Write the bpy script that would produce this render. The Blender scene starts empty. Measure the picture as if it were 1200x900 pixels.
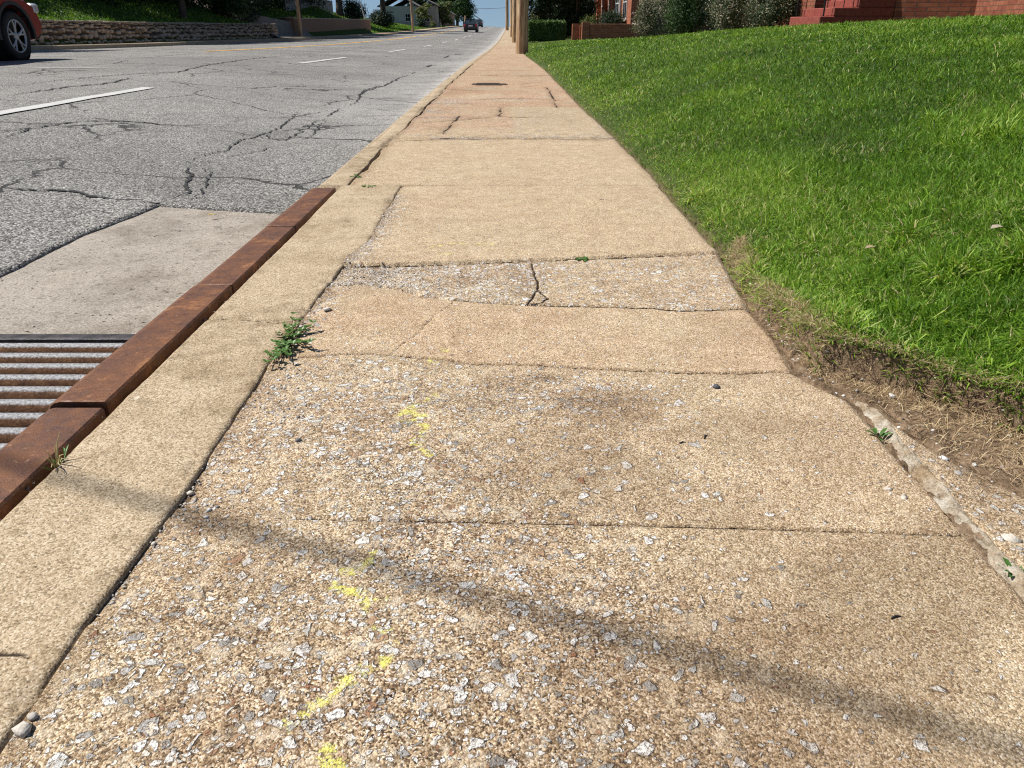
import bpy, math, random
import numpy as np
from mathutils import Vector, Matrix

random.seed(7)
RNG = np.random.default_rng(11)
SC = bpy.context.scene
COL = SC.collection
R = math.radians

# ------------------------------------------------------------------ photo geometry (1200x900 pixels -> metres)
CAM_Z, F, HZ, VX = 0.65, 901.0, 28.0, 598.0
PITCH = math.atan((450 - HZ) / F)
CT, ST = math.cos(PITCH), math.sin(PITCH)

def gp(x, y, z=0.0):                      # ground point seen at a pixel, on the level z
    d = F / CT * (CAM_Z - z) / (y - HZ)
    return ((x - VX) * d / F, (d - ST * (CAM_Z - z)) / CT)

def dY(d, z=0.0): return (d - ST * (CAM_Z - z)) / CT
def dX(x, d): return (x - VX) * d / F
def zat(y, d): return CAM_Z - (y - HZ) * d * CT / F

# road profile along the street: a gentle sag and a far crest
_k = np.array([[-200, 0], [0, 0], [9, 0], [15.3, -.041], [19.3, -.095], [26.6, -.196], [37.2, -.304], [47, -.357], [56, -.415],
               [89, -.381], [166, -.09], [200, -.03], [240, -.15], [300, -1.4], [600, -16], [1200, -60]], float)
_py = np.arange(-200, 1200, .5)
_pz = np.interp(_py, _k[:, 0], _k[:, 1])
_ker = np.exp(-(np.arange(-12, 13) / 5.0) ** 2); _ker /= _ker.sum()
_pz = np.convolve(np.pad(_pz, 12, mode='edge'), _ker, mode='valid')
def P(Y): return np.interp(Y, _py, _pz)

# ------------------------------------------------------------------ noise
def _hash(i, j, s):
    n = (i.astype(np.int64) * 374761393 + j.astype(np.int64) * 668265263 + s * 974711) & 0xffffffff
    n = ((n ^ (n >> 13)) * 1274126177) & 0xffffffff
    return ((n ^ (n >> 16)) & 0xffff) / 65535.0
def vnoise(x, y, s=0):
    x = np.asarray(x, float); y = np.asarray(y, float)
    i = np.floor(x); j = np.floor(y); u = x - i; v = y - j
    u = u * u * (3 - 2 * u); v = v * v * (3 - 2 * v)
    i = i.astype(np.int64); j = j.astype(np.int64)
    a = _hash(i, j, s); b = _hash(i + 1, j, s); c = _hash(i, j + 1, s); d = _hash(i + 1, j + 1, s)
    return (a * (1 - u) + b * u) * (1 - v) + (c * (1 - u) + d * u) * v
def fbm(x, y, s=0, o=4):
    r = 0; a = .5; t = 0
    for k in range(o):
        r = r + a * vnoise(x * 2 ** k, y * 2 ** k, s + k * 17); t += a; a *= .5
    return r / t
def sstep(a, b, x):
    t = np.clip((x - a) / (b - a), 0, 1); return t * t * (3 - 2 * t)
def pdist(X, Y, pts):                      # distance to a polyline
    best = np.full(X.shape, 9.0)
    for (ax, ay), (bx, by) in zip(pts[:-1], pts[1:]):
        dx, dy = bx - ax, by - ay; L = dx * dx + dy * dy + 1e-12
        t = np.clip(((X - ax) * dx + (Y - ay) * dy) / L, 0, 1)
        best = np.minimum(best, np.hypot(X - ax - t * dx, Y - ay - t * dy))
    return best

# ------------------------------------------------------------------ objects and meshes
def link(o, parent=None):
    COL.objects.link(o)
    if parent is not None: o.parent = parent
    return o
def tag(o, label=None, cat=None, group=None, kind=None):
    if label: o['label'] = label
    if cat: o['category'] = cat
    if group: o['group'] = group
    if kind: o['kind'] = kind
    return o
def empty(name, loc, rz=0.0, label=None, cat=None, group=None):
    o = bpy.data.objects.new(name, None); o.empty_display_size = .2
    o.location = loc; o.rotation_euler = (0, 0, rz); link(o)
    return tag(o, label, cat, group)
def np_mesh(name, V, faces, mat, parent=None, attrs=None, smooth=False):
    """faces: list of (k, array[n,k])"""
    me = bpy.data.meshes.new(name)
    V = np.ascontiguousarray(V, np.float32)
    me.vertices.add(len(V)); me.vertices.foreach_set('co', V.ravel())
    idx = np.concatenate([np.asarray(f).ravel() for k, f in faces]).astype(np.int32)
    sizes = np.concatenate([np.full(len(f), k) for k, f in faces]).astype(np.int32)
    starts = np.concatenate([[0], np.cumsum(sizes)[:-1]]).astype(np.int32)
    me.loops.add(len(idx)); me.loops.foreach_set('vertex_index', idx)
    me.polygons.add(len(sizes)); me.polygons.foreach_set('loop_start', starts)
    if smooth: me.polygons.foreach_set('use_smooth', np.ones(len(sizes), bool))
    for k, a in (attrs or {}).items():
        at = me.attributes.new(k, 'FLOAT', 'POINT'); at.data.foreach_set('value', np.ascontiguousarray(a, np.float32).ravel())
    me.update(calc_edges=True); me.validate()
    me.materials.append(mat)
    return link(bpy.data.objects.new(name, me), parent)
def grid_faces(nr, nc):
    r, c = np.meshgrid(np.arange(nr - 1), np.arange(nc - 1), indexing='ij')
    a = (r * nc + c).ravel()
    return np.stack([a, a + 1, a + nc + 1, a + nc], 1)
def heightfield(name, X, Y, Z, mat, attrs=None, skirt=.08, parent=None, smooth=True):
    """X,Y,Z: 2-D arrays (rows along the street, columns to the right). Skirts close the side and end faces."""
    if skirt:
        def pad(A): return np.pad(A, 1, mode='edge')
        X, Y = pad(X), pad(Y); Z = pad(Z)
        Z[0, :] -= skirt; Z[-1, :] -= skirt; Z[1:-1, 0] -= skirt; Z[1:-1, -1] -= skirt
        attrs = {k: pad(a) for k, a in (attrs or {}).items()}
    V = np.stack([X.ravel(), Y.ravel(), Z.ravel()], 1)
    return np_mesh(name, V, [(4, grid_faces(*X.shape))], mat, parent, attrs, smooth)

class MB:
    def __init__(s): s.v = []; s.f = []; s.sm = []
    def add(s, vs, fs, smooth=False):
        b = len(s.v); s.v += [tuple(v) for v in vs]; s.f += [[b + i for i in f] for f in fs]; s.sm += [smooth] * len(fs)
        return s
    def box(s, x0, x1, y0, y1, z0, z1, bev=0.0, M=None):
        if bev <= 0:
            vs = [(x, y, z) for z in (z0, z1) for y in (y0, y1) for x in (x0, x1)]
            fs = [(0, 2, 3, 1), (4, 5, 7, 6), (0, 1, 5, 4), (1, 3, 7, 5), (3, 2, 6, 7), (2, 0, 4, 6)]
        else:
            b = min(bev, (x1 - x0) * .49, (y1 - y0) * .49, (z1 - z0) * .49)
            def ring(ix, iy): return [(x0 + ix, y0 + iy + b), (x0 + ix + b, y0 + iy), (x1 - ix - b, y0 + iy), (x1 - ix, y0 + iy + b),
                                      (x1 - ix, y1 - iy - b), (x1 - ix - b, y1 - iy), (x0 + ix + b, y1 - iy), (x0 + ix, y1 - iy - b)]
            vs = []
            for z, i in ((z0, b), (z0 + b, 0), (z1 - b, 0), (z1, b)):
                vs += [(x, y, z) for x, y in ring(i, i)]
            fs = [tuple(range(7, -1, -1)), tuple(range(24, 32))]
            for k in range(3):
                for i in range(8):
                    j = (i + 1) % 8
                    fs.append((k * 8 + i, k * 8 + j, k * 8 + 8 + j, k * 8 + 8 + i))
        if M is not None: vs = [M @ Vector(v) for v in vs]
        return s.add(vs, fs)
    def tube(s, pts, rad, n=8, caps=True, smooth=True):
        pts = [Vector(p) for p in pts]
        if not hasattr(rad, '__len__'): rad = [rad] * len(pts)
        vs = []; ref = None
        for i, p in enumerate(pts):
            t = (pts[min(i + 1, len(pts) - 1)] - pts[max(i - 1, 0)]).normalized()
            if ref is None or abs(ref.dot(t)) > .95: ref = Vector((0, 1, 0)) if abs(t.y) < .9 else Vector((1, 0, 0))
            a = t.cross(ref).normalized(); b = t.cross(a).normalized(); ref = ref
            for k in range(n):
                q = 2 * math.pi * k / n
                vs.append(p + (a * math.cos(q) + b * math.sin(q)) * rad[i])
        fs = []
        for i in range(len(pts) - 1):
            for k in range(n):
                j = (k + 1) % n
                fs.append((i * n + k, i * n + j, i * n + n + j, i * n + n + k))
        s.add(vs, fs, smooth)
        if caps:
            m = (len(pts) - 1) * n
            s.add(vs[:n], [tuple(range(n))]); s.add(vs[m:], [tuple(range(n - 1, -1, -1))])
        return s
    def lathe(s, prof, n=28, axis='x', c=(0, 0, 0), smooth=True):    # prof: (along axis, radius)
        vs = []
        for a, r in prof:
            for k in range(n):
                q = 2 * math.pi * k / n; p, w = r * math.cos(q), r * math.sin(q)
                v = (a, p, w) if axis == 'x' else (p, w, a) if axis == 'z' else (p, a, w)
                vs.append((v[0] + c[0], v[1] + c[1], v[2] + c[2]))
        fs = []
        for i in range(len(prof) - 1):
            for k in range(n):
                j = (k + 1) % n
                fs.append((i * n + k, i * n + j, i * n + n + j, i * n + n + k))
        return s.add(vs, fs, smooth)
    def prism(s, poly, x0, x1, inset=0.0, bev=0.0, axis='x'):         # polygon in (y,z) extruded along x, edges chamfered
        n = len(poly); cy = sum(p[0] for p in poly) / n; cz = sum(p[1] for p in poly) / n
        def ins(k):
            out = []
            for i, (a, b) in enumerate(poly):
                p, q = poly[i - 1], poly[(i + 1) % n]
                t = Vector((q[0] - p[0], q[1] - p[1]));
                if t.length < 1e-6: out.append((a, b)); continue
                t.normalize(); nn = Vector((-t.y, t.x))
                out.append((a + nn.x * k, b + nn.y * k))
            return out
        rings = [(x0, inset)] + ([(x0 + bev, 0.0), (x1 - bev, 0.0)] if bev else [(x0, 0), (x1, 0)]) + [(x1, inset)]
        if not bev: rings = [(x0, 0.0), (x1, 0.0)]
        vs = []
        for x, k in rings: vs += [(x, a, b) for a, b in (ins(k) if k else poly)]
        fs = [tuple(range(n)), tuple(range((len(rings) - 1) * n + n - 1, (len(rings) - 1) * n - 1, -1))]
        for i in range(len(rings) - 1):
            for k in range(n):
                j = (k + 1) % n
                fs.append((i * n + j, i * n + k, i * n + n + k, i * n + n + j))
        if axis == 'y': vs = [(b, a, c) for a, b, c in vs]
        return s.add(vs, fs)
    def build(s, name, mat, parent=None, recalc=True, bevel=0):
        me = bpy.data.meshes.new(name); me.from_pydata(s.v, [], s.f); me.materials.append(mat)
        me.polygons.foreach_set('use_smooth', np.array(s.sm, bool))
        me.update()
        if recalc:
            import bmesh
            bm = bmesh.new(); bm.from_mesh(me); bmesh.ops.recalc_face_normals(bm, faces=bm.faces); bm.to_mesh(me); bm.free()
        o = link(bpy.data.objects.new(name, me), parent)
        if bevel:
            m = o.modifiers.new('bevel', 'BEVEL'); m.width = bevel; m.segments = 2; m.limit_method = 'ANGLE'
        return o

# ------------------------------------------------------------------ materials
class NT:
    def __init__(s, name):
        s.m = bpy.data.materials.new(name); s.m.use_nodes = True
        s.t = s.m.node_tree; s.t.nodes.clear()
        s.out = s.t.nodes.new('ShaderNodeOutputMaterial')
        s.co = s.t.nodes.new('ShaderNodeTexCoord').outputs['Object']
    def set(s, sock, v):
        if isinstance(v, bpy.types.NodeSocket): s.t.links.new(v, sock)
        elif v is not None:
            if sock.type == 'RGBA' and hasattr(v, '__len__') and len(v) == 3: v = (*v, 1)
            sock.default_value = v
    def n(s, typ, ins=None, **props):
        nd = s.t.nodes.new('ShaderNode' + typ)
        for k, v in props.items(): setattr(nd, k, v)
        for k, v in (ins or {}).items(): s.set(nd.inputs[k], v)
        return nd
    def math(s, op, a, b=None, c=None, clamp=False):
        nd = s.n('Math', operation=op, use_clamp=clamp)
        for i, v in enumerate((a, b, c)):
            if v is not None: s.set(nd.inputs[i], v)
        return nd.outputs[0]
    def mul(s, a, b): return s.math('MULTIPLY', a, b)
    def addm(s, a, b): return s.math('ADD', a, b)
    def noise(s, scale, detail=4, rough=.55, co=None, dist=0.0):
        return s.n('TexNoise', {'Vector': co or s.co, 'Scale': scale, 'Detail': detail, 'Roughness': rough, 'Distortion': dist}).outputs['Fac']
    def vor(s, scale, co=None, feature='F1'):
        return s.n('TexVoronoi', {'Vector': co or s.co, 'Scale': scale}, feature=feature)
    def ramp(s, fac, stops, interp='LINEAR'):
        nd = s.n('ValToRGB', {'Fac': fac}); cr = nd.color_ramp; cr.interpolation = interp
        while len(cr.elements) < len(stops): cr.elements.new(.5)
        for e, (p, c) in zip(cr.elements, stops):
            e.position = p; e.color = (*c, 1) if len(c) == 3 else c
        return nd.outputs['Color']
    def rng(s, v, a, b, c=0.0, d=1.0):
        return s.n('MapRange', {'Value': v, 'From Min': a, 'From Max': b, 'To Min': c, 'To Max': d}, interpolation_type='SMOOTHSTEP').outputs[0]
    def mix(s, f, a, b, blend='MIX'):
        nd = s.n('Mix', data_type='RGBA', blend_type=blend)
        s.set(nd.inputs[0], f); s.set(nd.inputs[6], a); s.set(nd.inputs[7], b)
        return nd.outputs[2]
    def attr(s, name): return s.n('Attribute', attribute_name=name).outputs['Fac']
    def sep(s, c):
        nd = s.n('SeparateColor', {'Color': c}); return nd.outputs
    def bump(s, h, strength=.5, dist=.005, normal=None):
        return s.n('Bump', {'Height': h, 'Strength': strength, 'Distance': dist, **({'Normal': normal} if normal else {})}).outputs[0]
    def warp(s, scale, amt):
        nz = s.n('TexNoise', {'Vector': s.co, 'Scale': scale, 'Detail': 2.0}).outputs['Color']
        a = s.n('VectorMath', {0: nz, 1: (.5, .5, .5)}, operation='SUBTRACT').outputs[0]
        b = s.n('VectorMath', {0: a, 'Scale': amt}, operation='SCALE').outputs[0]
        return s.n('VectorMath', {0: s.co, 1: b}, operation='ADD').outputs[0]
    def principled(s, color, rough=.8, metal=0.0, spec=.4, normal=None, **kw):
        ins = {'Base Color': color, 'Roughness': rough, 'Metallic': metal, 'Specular IOR Level': spec}
        if normal is not None: ins['Normal'] = normal
        ins.update(kw)
        b = s.n('BsdfPrincipled', ins)
        s.t.links.new(b.outputs[0], s.out.inputs[0]); return s.m

def plain(name, col, rough=.6, metal=0.0, var=.15, scale=6.0, spec=.4, bump=0.0):
    t = NT(name); nz = t.noise(scale, 5)
    c = t.mix(t.rng(nz, .3, .7), tuple(x * (1 - var) for x in col), tuple(min(1, x * (1 + var)) for x in col))
    nrm = t.bump(t.noise(scale * 6, 4), .4, bump) if bump else None
    return t.principled(c, rough, metal, spec, nrm)

def mat_sidewalk():
    t = NT('worn_concrete')
    wear, stain, paint, crk, tone = (t.attr(k) for k in ('wear', 'stain', 'paint', 'crk', 'tone'))
    sand = t.vor(430, t.warp(120, .003)); sr = t.sep(sand.outputs['Color'])
    n1 = t.noise(1.6, 4); n2 = t.noise(14, 6, .65); n3 = t.noise(420, 2, .6); n4 = t.noise(55, 4, .7)
    grain = t.ramp(sr[0], [(0, (.045, .028, .015)), (.17, (.16, .10, .052)), (.36, (.40, .285, .16)), (.6, (.62, .485, .295)), (.82, (.82, .71, .50)), (1, (.93, .88, .77))])
    mean = t.mix(n1, (.53, .405, .24), (.61, .48, .295))
    rough_f = t.math('ADD', t.mul(wear, .45), .55, clamp=True)
    base = t.mix(rough_f, mean, grain)
    base = t.mix(t.rng(n3, .25, .75), t.mix(1.0, base, (.60, .56, .52), 'MULTIPLY'), t.mix(1.0, base, (1.22, 1.22, 1.22), 'MULTIPLY'))
    base = t.mix(t.rng(n2, .32, .68), t.mix(t.math('ADD', t.mul(wear, .9), .45, clamp=True), base, t.mix(1.0, base, (.72, .68, .64), 'MULTIPLY')), t.mix(1.0, base, (1.05, 1.05, 1.05), 'MULTIPLY'))
    base = t.mix(t.rng(n4, .52, .75, 0, .5), base, t.mix(1.0, base, (1.2, 1.2, 1.2), 'MULTIPLY'))
    v5 = t.sep(t.vor(150, t.warp(80, .006)).outputs['Color'])[1]
    base = t.mix(t.math('ADD', t.mul(wear, .65), .22, clamp=True), base, t.mix(1.0, base, t.mix(t.rng(v5, 0, 1), (.62, .57, .53), (1.26, 1.26, 1.26)), 'MULTIPLY'))
    base = t.mix(t.mul(t.rng(t.noise(26, 6, .72), .50, .66, 0, .75), t.math('ADD', t.mul(wear, .8), .25, clamp=True)), base, t.mix(sr[1], (.66, .55, .37), (.90, .82, .64)))
    red = t.mix(1.0, base, (1.0, .83, .79), 'MULTIPLY')
    base = t.mix(t.mul(tone, t.rng(t.noise(2.2, 4), .25, .6)), base, red)
    # exposed aggregate: two sizes of chips
    cw = t.warp(70, .006)
    h = 0.0
    cm = None
    for sc, base_d, lo, hi, wk in ((54, .0, .06, .22, .34), (84, .0, .06, .22, .44), (150, .03, .06, .24, .52)):
        v = t.vor(sc, cw); c = t.sep(v.outputs['Color'])
        e = t.n('TexVoronoi', {'Vector': cw, 'Scale': sc}, feature='DISTANCE_TO_EDGE').outputs['Distance']
        dens = t.math('ADD', t.mul(wear, wk), t.mul(base_d, 1.0))
        pick = t.math('LESS_THAN', c[0], dens)
        d2 = t.math('SUBTRACT', e, t.rng(c[1], 0, 1, lo, hi))
        m = t.mul(pick, t.rng(d2, 0, .05))
        cc = t.ramp(c[2], [(0, (.27, .26, .25)), (.08, (.46, .45, .44)), (.18, (.70, .69, .66)), (.36, (.88, .86, .83)), (.84, (.93, .91, .86)), (.93, (.68, .53, .34)), (1, (.36, .15, .07))])
        cc = t.mix(t.rng(t.noise(300, 3), .35, .7), t.mix(1.0, cc, (.76, .75, .73), 'MULTIPLY'), cc)
        rim = t.mul(pick, t.rng(t.math('ABSOLUTE', t.math('ADD', d2, .03)), .05, 0, 0, .7))
        base = t.mix(rim, base, t.mix(1.0, base, (.36, .30, .25), 'MULTIPLY'))
        m = t.mul(m, t.rng(t.noise(190, 3, .6), .34, .50, .25, 1))
        base = t.mix(m, base, t.mix(.08, cc, mean))
        cm = m if cm is None else t.math('MAXIMUM', cm, m)
    base = t.mix(t.rng(t.noise(95, 2), .70, .74, 0, .85), base, (.05, .035, .025))
    n6 = t.noise(4.5, 6, .65)
    base = t.mix(t.mul(t.rng(n6, .46, .70, 0, .75), t.math('ADD', t.mul(wear, 1.1), .28, clamp=True)), base, t.mix(1.0, base, (.66, .58, .50), 'MULTIPLY'))
    base = t.n('HueSaturation', {'Color': base, 'Saturation': .95, 'Value': .92}).outputs[0]
    # yellow survey paint, worn off in specks
    pm = t.mul(t.rng(t.math('ADD', paint, t.mul(t.math('SUBTRACT', n4, .5), 2.2)), .36, .72), t.rng(n3, .30, .58))
    base = t.mix(pm, base, t.mix(n3, (.56, .50, .07), (.82, .78, .22)))
    # dirt stains and joints
    st = t.math('MULTIPLY', stain, t.rng(t.math('ADD', n2, t.mul(n4, .5)), .42, .95, .15, 1.0), clamp=True)
    base = t.mix(st, base, t.mix(1.0, base, (.36, .29, .23), 'MULTIPLY'))
    ck = t.rng(t.math('SUBTRACT', crk, t.mul(t.math('SUBTRACT', t.noise(160, 3), .5), .0035)), .0011, .0034, 1, 0)
    base = t.mix(ck, base, (.035, .022, .014))
    h = t.math('ADD', t.mul(sand.outputs['Distance'], -.35), t.mul(n3, .55))
    h = t.math('ADD', h, t.mul(cm, .9)); h = t.math('ADD', h, t.mul(n4, .8)); h = t.math('SUBTRACT', h, t.mul(ck, 2.0))
    return t.principled(base, .88, 0, .25, t.bump(h, .85, .0036))

def mat_kerb():
    t = NT('kerb_concrete')
    crk, stain = t.attr('crk'), t.attr('stain')
    sand = t.vor(380); sr = t.sep(sand.outputs['Color'])
    n1 = t.noise(2.5, 4); n2 = t.noise(18, 6, .65); n3 = t.noise(450, 2)
    grain = t.ramp(sr[0], [(0, (.09, .065, .04)), (.2, (.32, .25, .16)), (.5, (.56, .45, .305)), (.85, (.74, .63, .455)), (1, (.86, .79, .65))])
    base = t.mix(.62, t.mix(n1, (.50, .39, .24), (.60, .475, .305)), grain)
    base = t.mix(t.rng(n3, .25, .75), t.mix(1.0, base, (.7, .68, .65), 'MULTIPLY'), base)
    base = t.mix(t.rng(n2, .50, .75, 0, .8), base, t.mix(1.0, base, (.66, .63, .58), 'MULTIPLY'))
    base = t.mix(t.rng(t.noise(5, 6, .65), .42, .68, 0, .75), base, t.mix(1.0, base, (.68, .64, .58), 'MULTIPLY'))
    base = t.mix(1.0, base, (.92, .90, .90), 'MULTIPLY')
    base = t.mix(t.rng(t.noise(110, 2), .71, .75, 0, .8), base, (.05, .04, .03))
    base = t.mix(t.rng(t.noise(40, 4), .66, .78, 0, .6), base, (.72, .66, .55))
    base = t.mix(t.mul(stain, t.rng(n2, .3, .7)), base, t.mix(1.0, base, (.45, .40, .34), 'MULTIPLY'))
    ck = t.rng(t.math('SUBTRACT', crk, t.mul(t.math('SUBTRACT', t.noise(160, 3), .5), .003)), .001, .003, 1, 0)
    base = t.mix(ck, base, (.04, .028, .018))
    h = t.math('ADD', t.mul(sand.outputs['Distance'], -.4), t.math('ADD', t.mul(n3, .6), t.mul(n2, .8)))
    return t.principled(base, .88, 0, .25, t.bump(t.math('SUBTRACT', h, t.mul(ck, 2.0)), .6, .0024))

def mat_apron():
    t = NT('gutter_concrete')
    n1 = t.noise(2.2, 5); n2 = t.noise(25, 6, .7); n3 = t.noise(400, 2)
    sand = t.vor(260); sr = t.sep(sand.outputs['Color'])
    g = t.ramp(sr[0], [(0, (.13, .11, .09)), (.3, (.32, .28, .23)), (.7, (.46, .41, .345)), (1, (.66, .62, .55))])
    base = t.mix(.5, t.mix(t.rng(n1, .3, .7), (.31, .275, .23), (.43, .385, .32)), g)
    base = t.mix(t.rng(n2, .54, .72, 0, .8), base, (.13, .105, .08))
    base = t.mix(t.rng(t.noise(3.5, 6, .7), .44, .66, 0, .7), base, t.mix(1.0, base, (.58, .55, .52), 'MULTIPLY'))
    base = t.mix(1.0, base, (.84, .83, .82), 'MULTIPLY')
    base = t.mix(t.rng(t.noise(60, 3), .655, .70), base, (.03, .025, .02))
    return t.principled(base, .9, 0, .25, t.bump(t.math('ADD', t.mul(n2, 1.0), t.mul(n3, .5)), .6, .003))

def mat_asphalt():
    t = NT('aged_asphalt')
    pale, dark = t.attr('pale'), t.attr('dark')
    v = t.vor(125, t.warp(70, .006)); c = t.sep(v.outputs['Color'])
    n1 = t.noise(.35, 5); n2 = t.noise(3.0, 5, .6); n3 = t.noise(240, 2)
    stone = t.ramp(c[0], [(0, (.02, .019, .017)), (.22, (.10, .096, .088)), (.5, (.30, .288, .266)), (.8, (.53, .51, .475)), (1, (.82, .79, .74))])
    base = t.mix(.78, t.mix(n2, (.235, .225, .206), (.31, .297, .272)), stone)
    base = t.mix(t.rng(t.addm(n1, t.mul(n2, .3)), .45, .85), t.mix(1.0, base, (.80, .79, .78), 'MULTIPLY'), t.mix(1.0, base, (1.18, 1.17, 1.15), 'MULTIPLY'))
    base = t.mix(t.mul(v.outputs['Distance'], .7), base, (.03, .03, .03))
    base = t.mix(t.mul(pale, t.rng(t.addm(n2, t.mul(n3, .4)), .4, .8)), base, (.50, .475, .44))
    base = t.mix(t.mul(dark, t.rng(n2, .3, .65)), base, t.mix(1.0, base, (.55, .54, .53), 'MULTIPLY'))
    cwv = t.warp(1.3, .55); cwv2 = t.n('VectorMath', {0: cwv, 1: t.n('VectorMath', {0: t.n('VectorMath', {0: t.n('TexNoise', {'Vector': t.co, 'Scale': 14.0, 'Detail': 3.0}).outputs['Color'], 1: (.5, .5, .5)}, operation='SUBTRACT').outputs[0], 'Scale': .10}, operation='SCALE').outputs[0]}, operation='ADD').outputs[0]
    ed = t.n('TexVoronoi', {'Vector': cwv2, 'Scale': .62}, feature='DISTANCE_TO_EDGE').outputs['Distance']
    wk = t.rng(t.noise(.9, 3), .40, .54)
    web = t.mul(t.rng(ed, .0035, .0095, 1, 0), wk)
    base = t.mix(t.mul(web, t.rng(n3, .2, .5, .4, 1)), base, (.03, .028, .026))
    base = t.mix(t.rng(t.noise(1.1, 6, .7), .56, .70, 0, .6), base, t.mix(1.0, base, (.62, .61, .60), 'MULTIPLY'))
    h = t.math('SUBTRACT', t.math('ADD', t.mul(v.outputs['Distance'], -1.0), t.mul(n3, .4)), t.mul(web, 1.5))
    return t.principled(base, .85, 0, .3, t.bump(h, .8, .006))

def mat_ridge():
    t = NT('crumbling_concrete'); n = t.noise(55, 7, .72); n2 = t.noise(260, 3); n3 = t.noise(12, 4)
    c = t.ramp(t.addm(t.mul(n, .7), t.mul(n2, .3)), [(.30, (.10, .08, .055)), (.42, (.34, .28, .20)), (.54, (.56, .50, .40)), (.68, (.78, .74, .66))])
    c = t.mix(t.rng(n3, .4, .65), c, t.mix(1.0, c, (.75, .62, .48), 'MULTIPLY'))
    return t.principled(c, .9, 0, .2, t.bump(t.addm(n, t.mul(n2, .3)), 1.0, .012))

def mat_paintline(name, col):
    t = NT(name); n = t.noise(60, 5, .7); n2 = t.noise(4, 4)
    c = t.mix(t.rng(n, .60, .74, 0, .6), col, (.2, .19, .18))
    c = t.mix(t.rng(n2, .5, .8, 0, .3), c, (.25, .24, .22))
    return t.principled(c, .7, 0, .3, t.bump(t.noise(200, 2), .5, .003))

def mat_rust():
    t = NT('rusted_steel')
    n1 = t.noise(7, 6, .7); n2 = t.noise(45, 5, .7); n3 = t.noise(300, 3)
    c = t.ramp(t.addm(t.mul(n1, .65), t.mul(n2, .35)), [(.26, (.07, .034, .022)), (.44, (.135, .058, .030)), (.55, (.19, .078, .032)), (.64, (.33, .145, .055)), (.74, (.42, .22, .10))])
    c = t.mix(t.rng(n3, .3, .7), t.mix(1.0, c, (.72, .70, .68), 'MULTIPLY'), c)
    c = t.mix(t.rng(t.noise(90, 4), .64, .74, 0, .5), c, (.38, .25, .16))
    sv = t.n('Mapping', {'Vector': t.co, 'Scale': (1, .12, 1)}).outputs[0]
    c = t.mix(t.rng(t.noise(120, 4, .7, sv), .60, .70, 0, .45), c, (.10, .075, .07))
    c = t.mix(t.rng(t.noise(12, 6, .75), .56, .66, 0, .55), c, (.05, .03, .026))
    return t.principled(c, t.rng(n2, .3, .7, .48, .8), .25, .5, t.bump(t.addm(n3, t.mul(n2, 1.2)), .5, .002))

def mat_grate():
    t = NT('worn_cast_iron')
    nz = t.sep(t.n('NewGeometry').outputs['Normal'])[2]
    n = t.noise(160, 4, .7); n2 = t.noise(30, 4)
    rust = t.ramp(t.addm(t.mul(n, .6), t.mul(n2, .4)), [(.3, (.05, .022, .012)), (.5, (.16, .075, .032)), (.7, (.30, .16, .075))])
    steel = t.mix(t.rng(n, .35, .65), (.12, .12, .122), (.37, .37, .375))
    m = t.rng(t.addm(nz, t.mul(t.math('SUBTRACT', n, .5), .5)), .45, .80)
    return t.principled(t.mix(m, rust, steel), t.rng(m, 0, 1, .85, .55), 0.0, .4, t.bump(n, .6, .003))

def mat_soil():
    t = NT('soil'); gr = t.attr('grassy')
    n1 = t.noise(5, 5); n2 = t.noise(70, 6, .7); n3 = t.noise(300, 3)
    c = t.ramp(t.addm(t.mul(n2, .7), t.mul(n1, .3)), [(.28, (.03, .019, .011)), (.43, (.13, .085, .05)), (.56, (.27, .185, .115)), (.72, (.50, .38, .26))])
    g = t.ramp(n2, [(.3, (.02, .035, .008)), (.55, (.045, .085, .014)), (.75, (.09, .11, .03))])
    return t.principled(t.mix(gr, c, g), .95, 0, .15, t.bump(t.addm(n2, t.mul(n3, .4)), .9, .012))

def mat_grass(name='grass_blades'):
    t = NT(name); ti = t.attr('tint'); hh = t.attr('hgt')
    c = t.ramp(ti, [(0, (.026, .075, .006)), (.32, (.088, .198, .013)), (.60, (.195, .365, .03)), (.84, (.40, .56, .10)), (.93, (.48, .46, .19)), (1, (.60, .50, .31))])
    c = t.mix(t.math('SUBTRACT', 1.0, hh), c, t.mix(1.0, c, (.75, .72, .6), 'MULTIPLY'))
    d = t.n('BsdfPrincipled', {'Base Color': c, 'Roughness': .5, 'Specular IOR Level': .3})
    tr = t.n('BsdfTranslucent', {'Color': t.mix(1.0, c, (1.2, 1.15, .5), 'MULTIPLY')})
    mx = t.n('MixShader', {0: .3, 1: d.outputs[0], 2: tr.outputs[0]})
    t.t.links.new(mx.outputs[0], t.out.inputs[0]); return t.m

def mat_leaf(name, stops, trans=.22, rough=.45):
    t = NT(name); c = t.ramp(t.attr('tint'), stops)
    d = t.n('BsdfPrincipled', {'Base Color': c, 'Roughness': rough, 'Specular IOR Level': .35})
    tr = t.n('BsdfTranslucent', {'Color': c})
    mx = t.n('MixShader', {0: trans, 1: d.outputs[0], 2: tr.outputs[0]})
    t.t.links.new(mx.outputs[0], t.out.inputs[0]); return t.m

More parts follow.
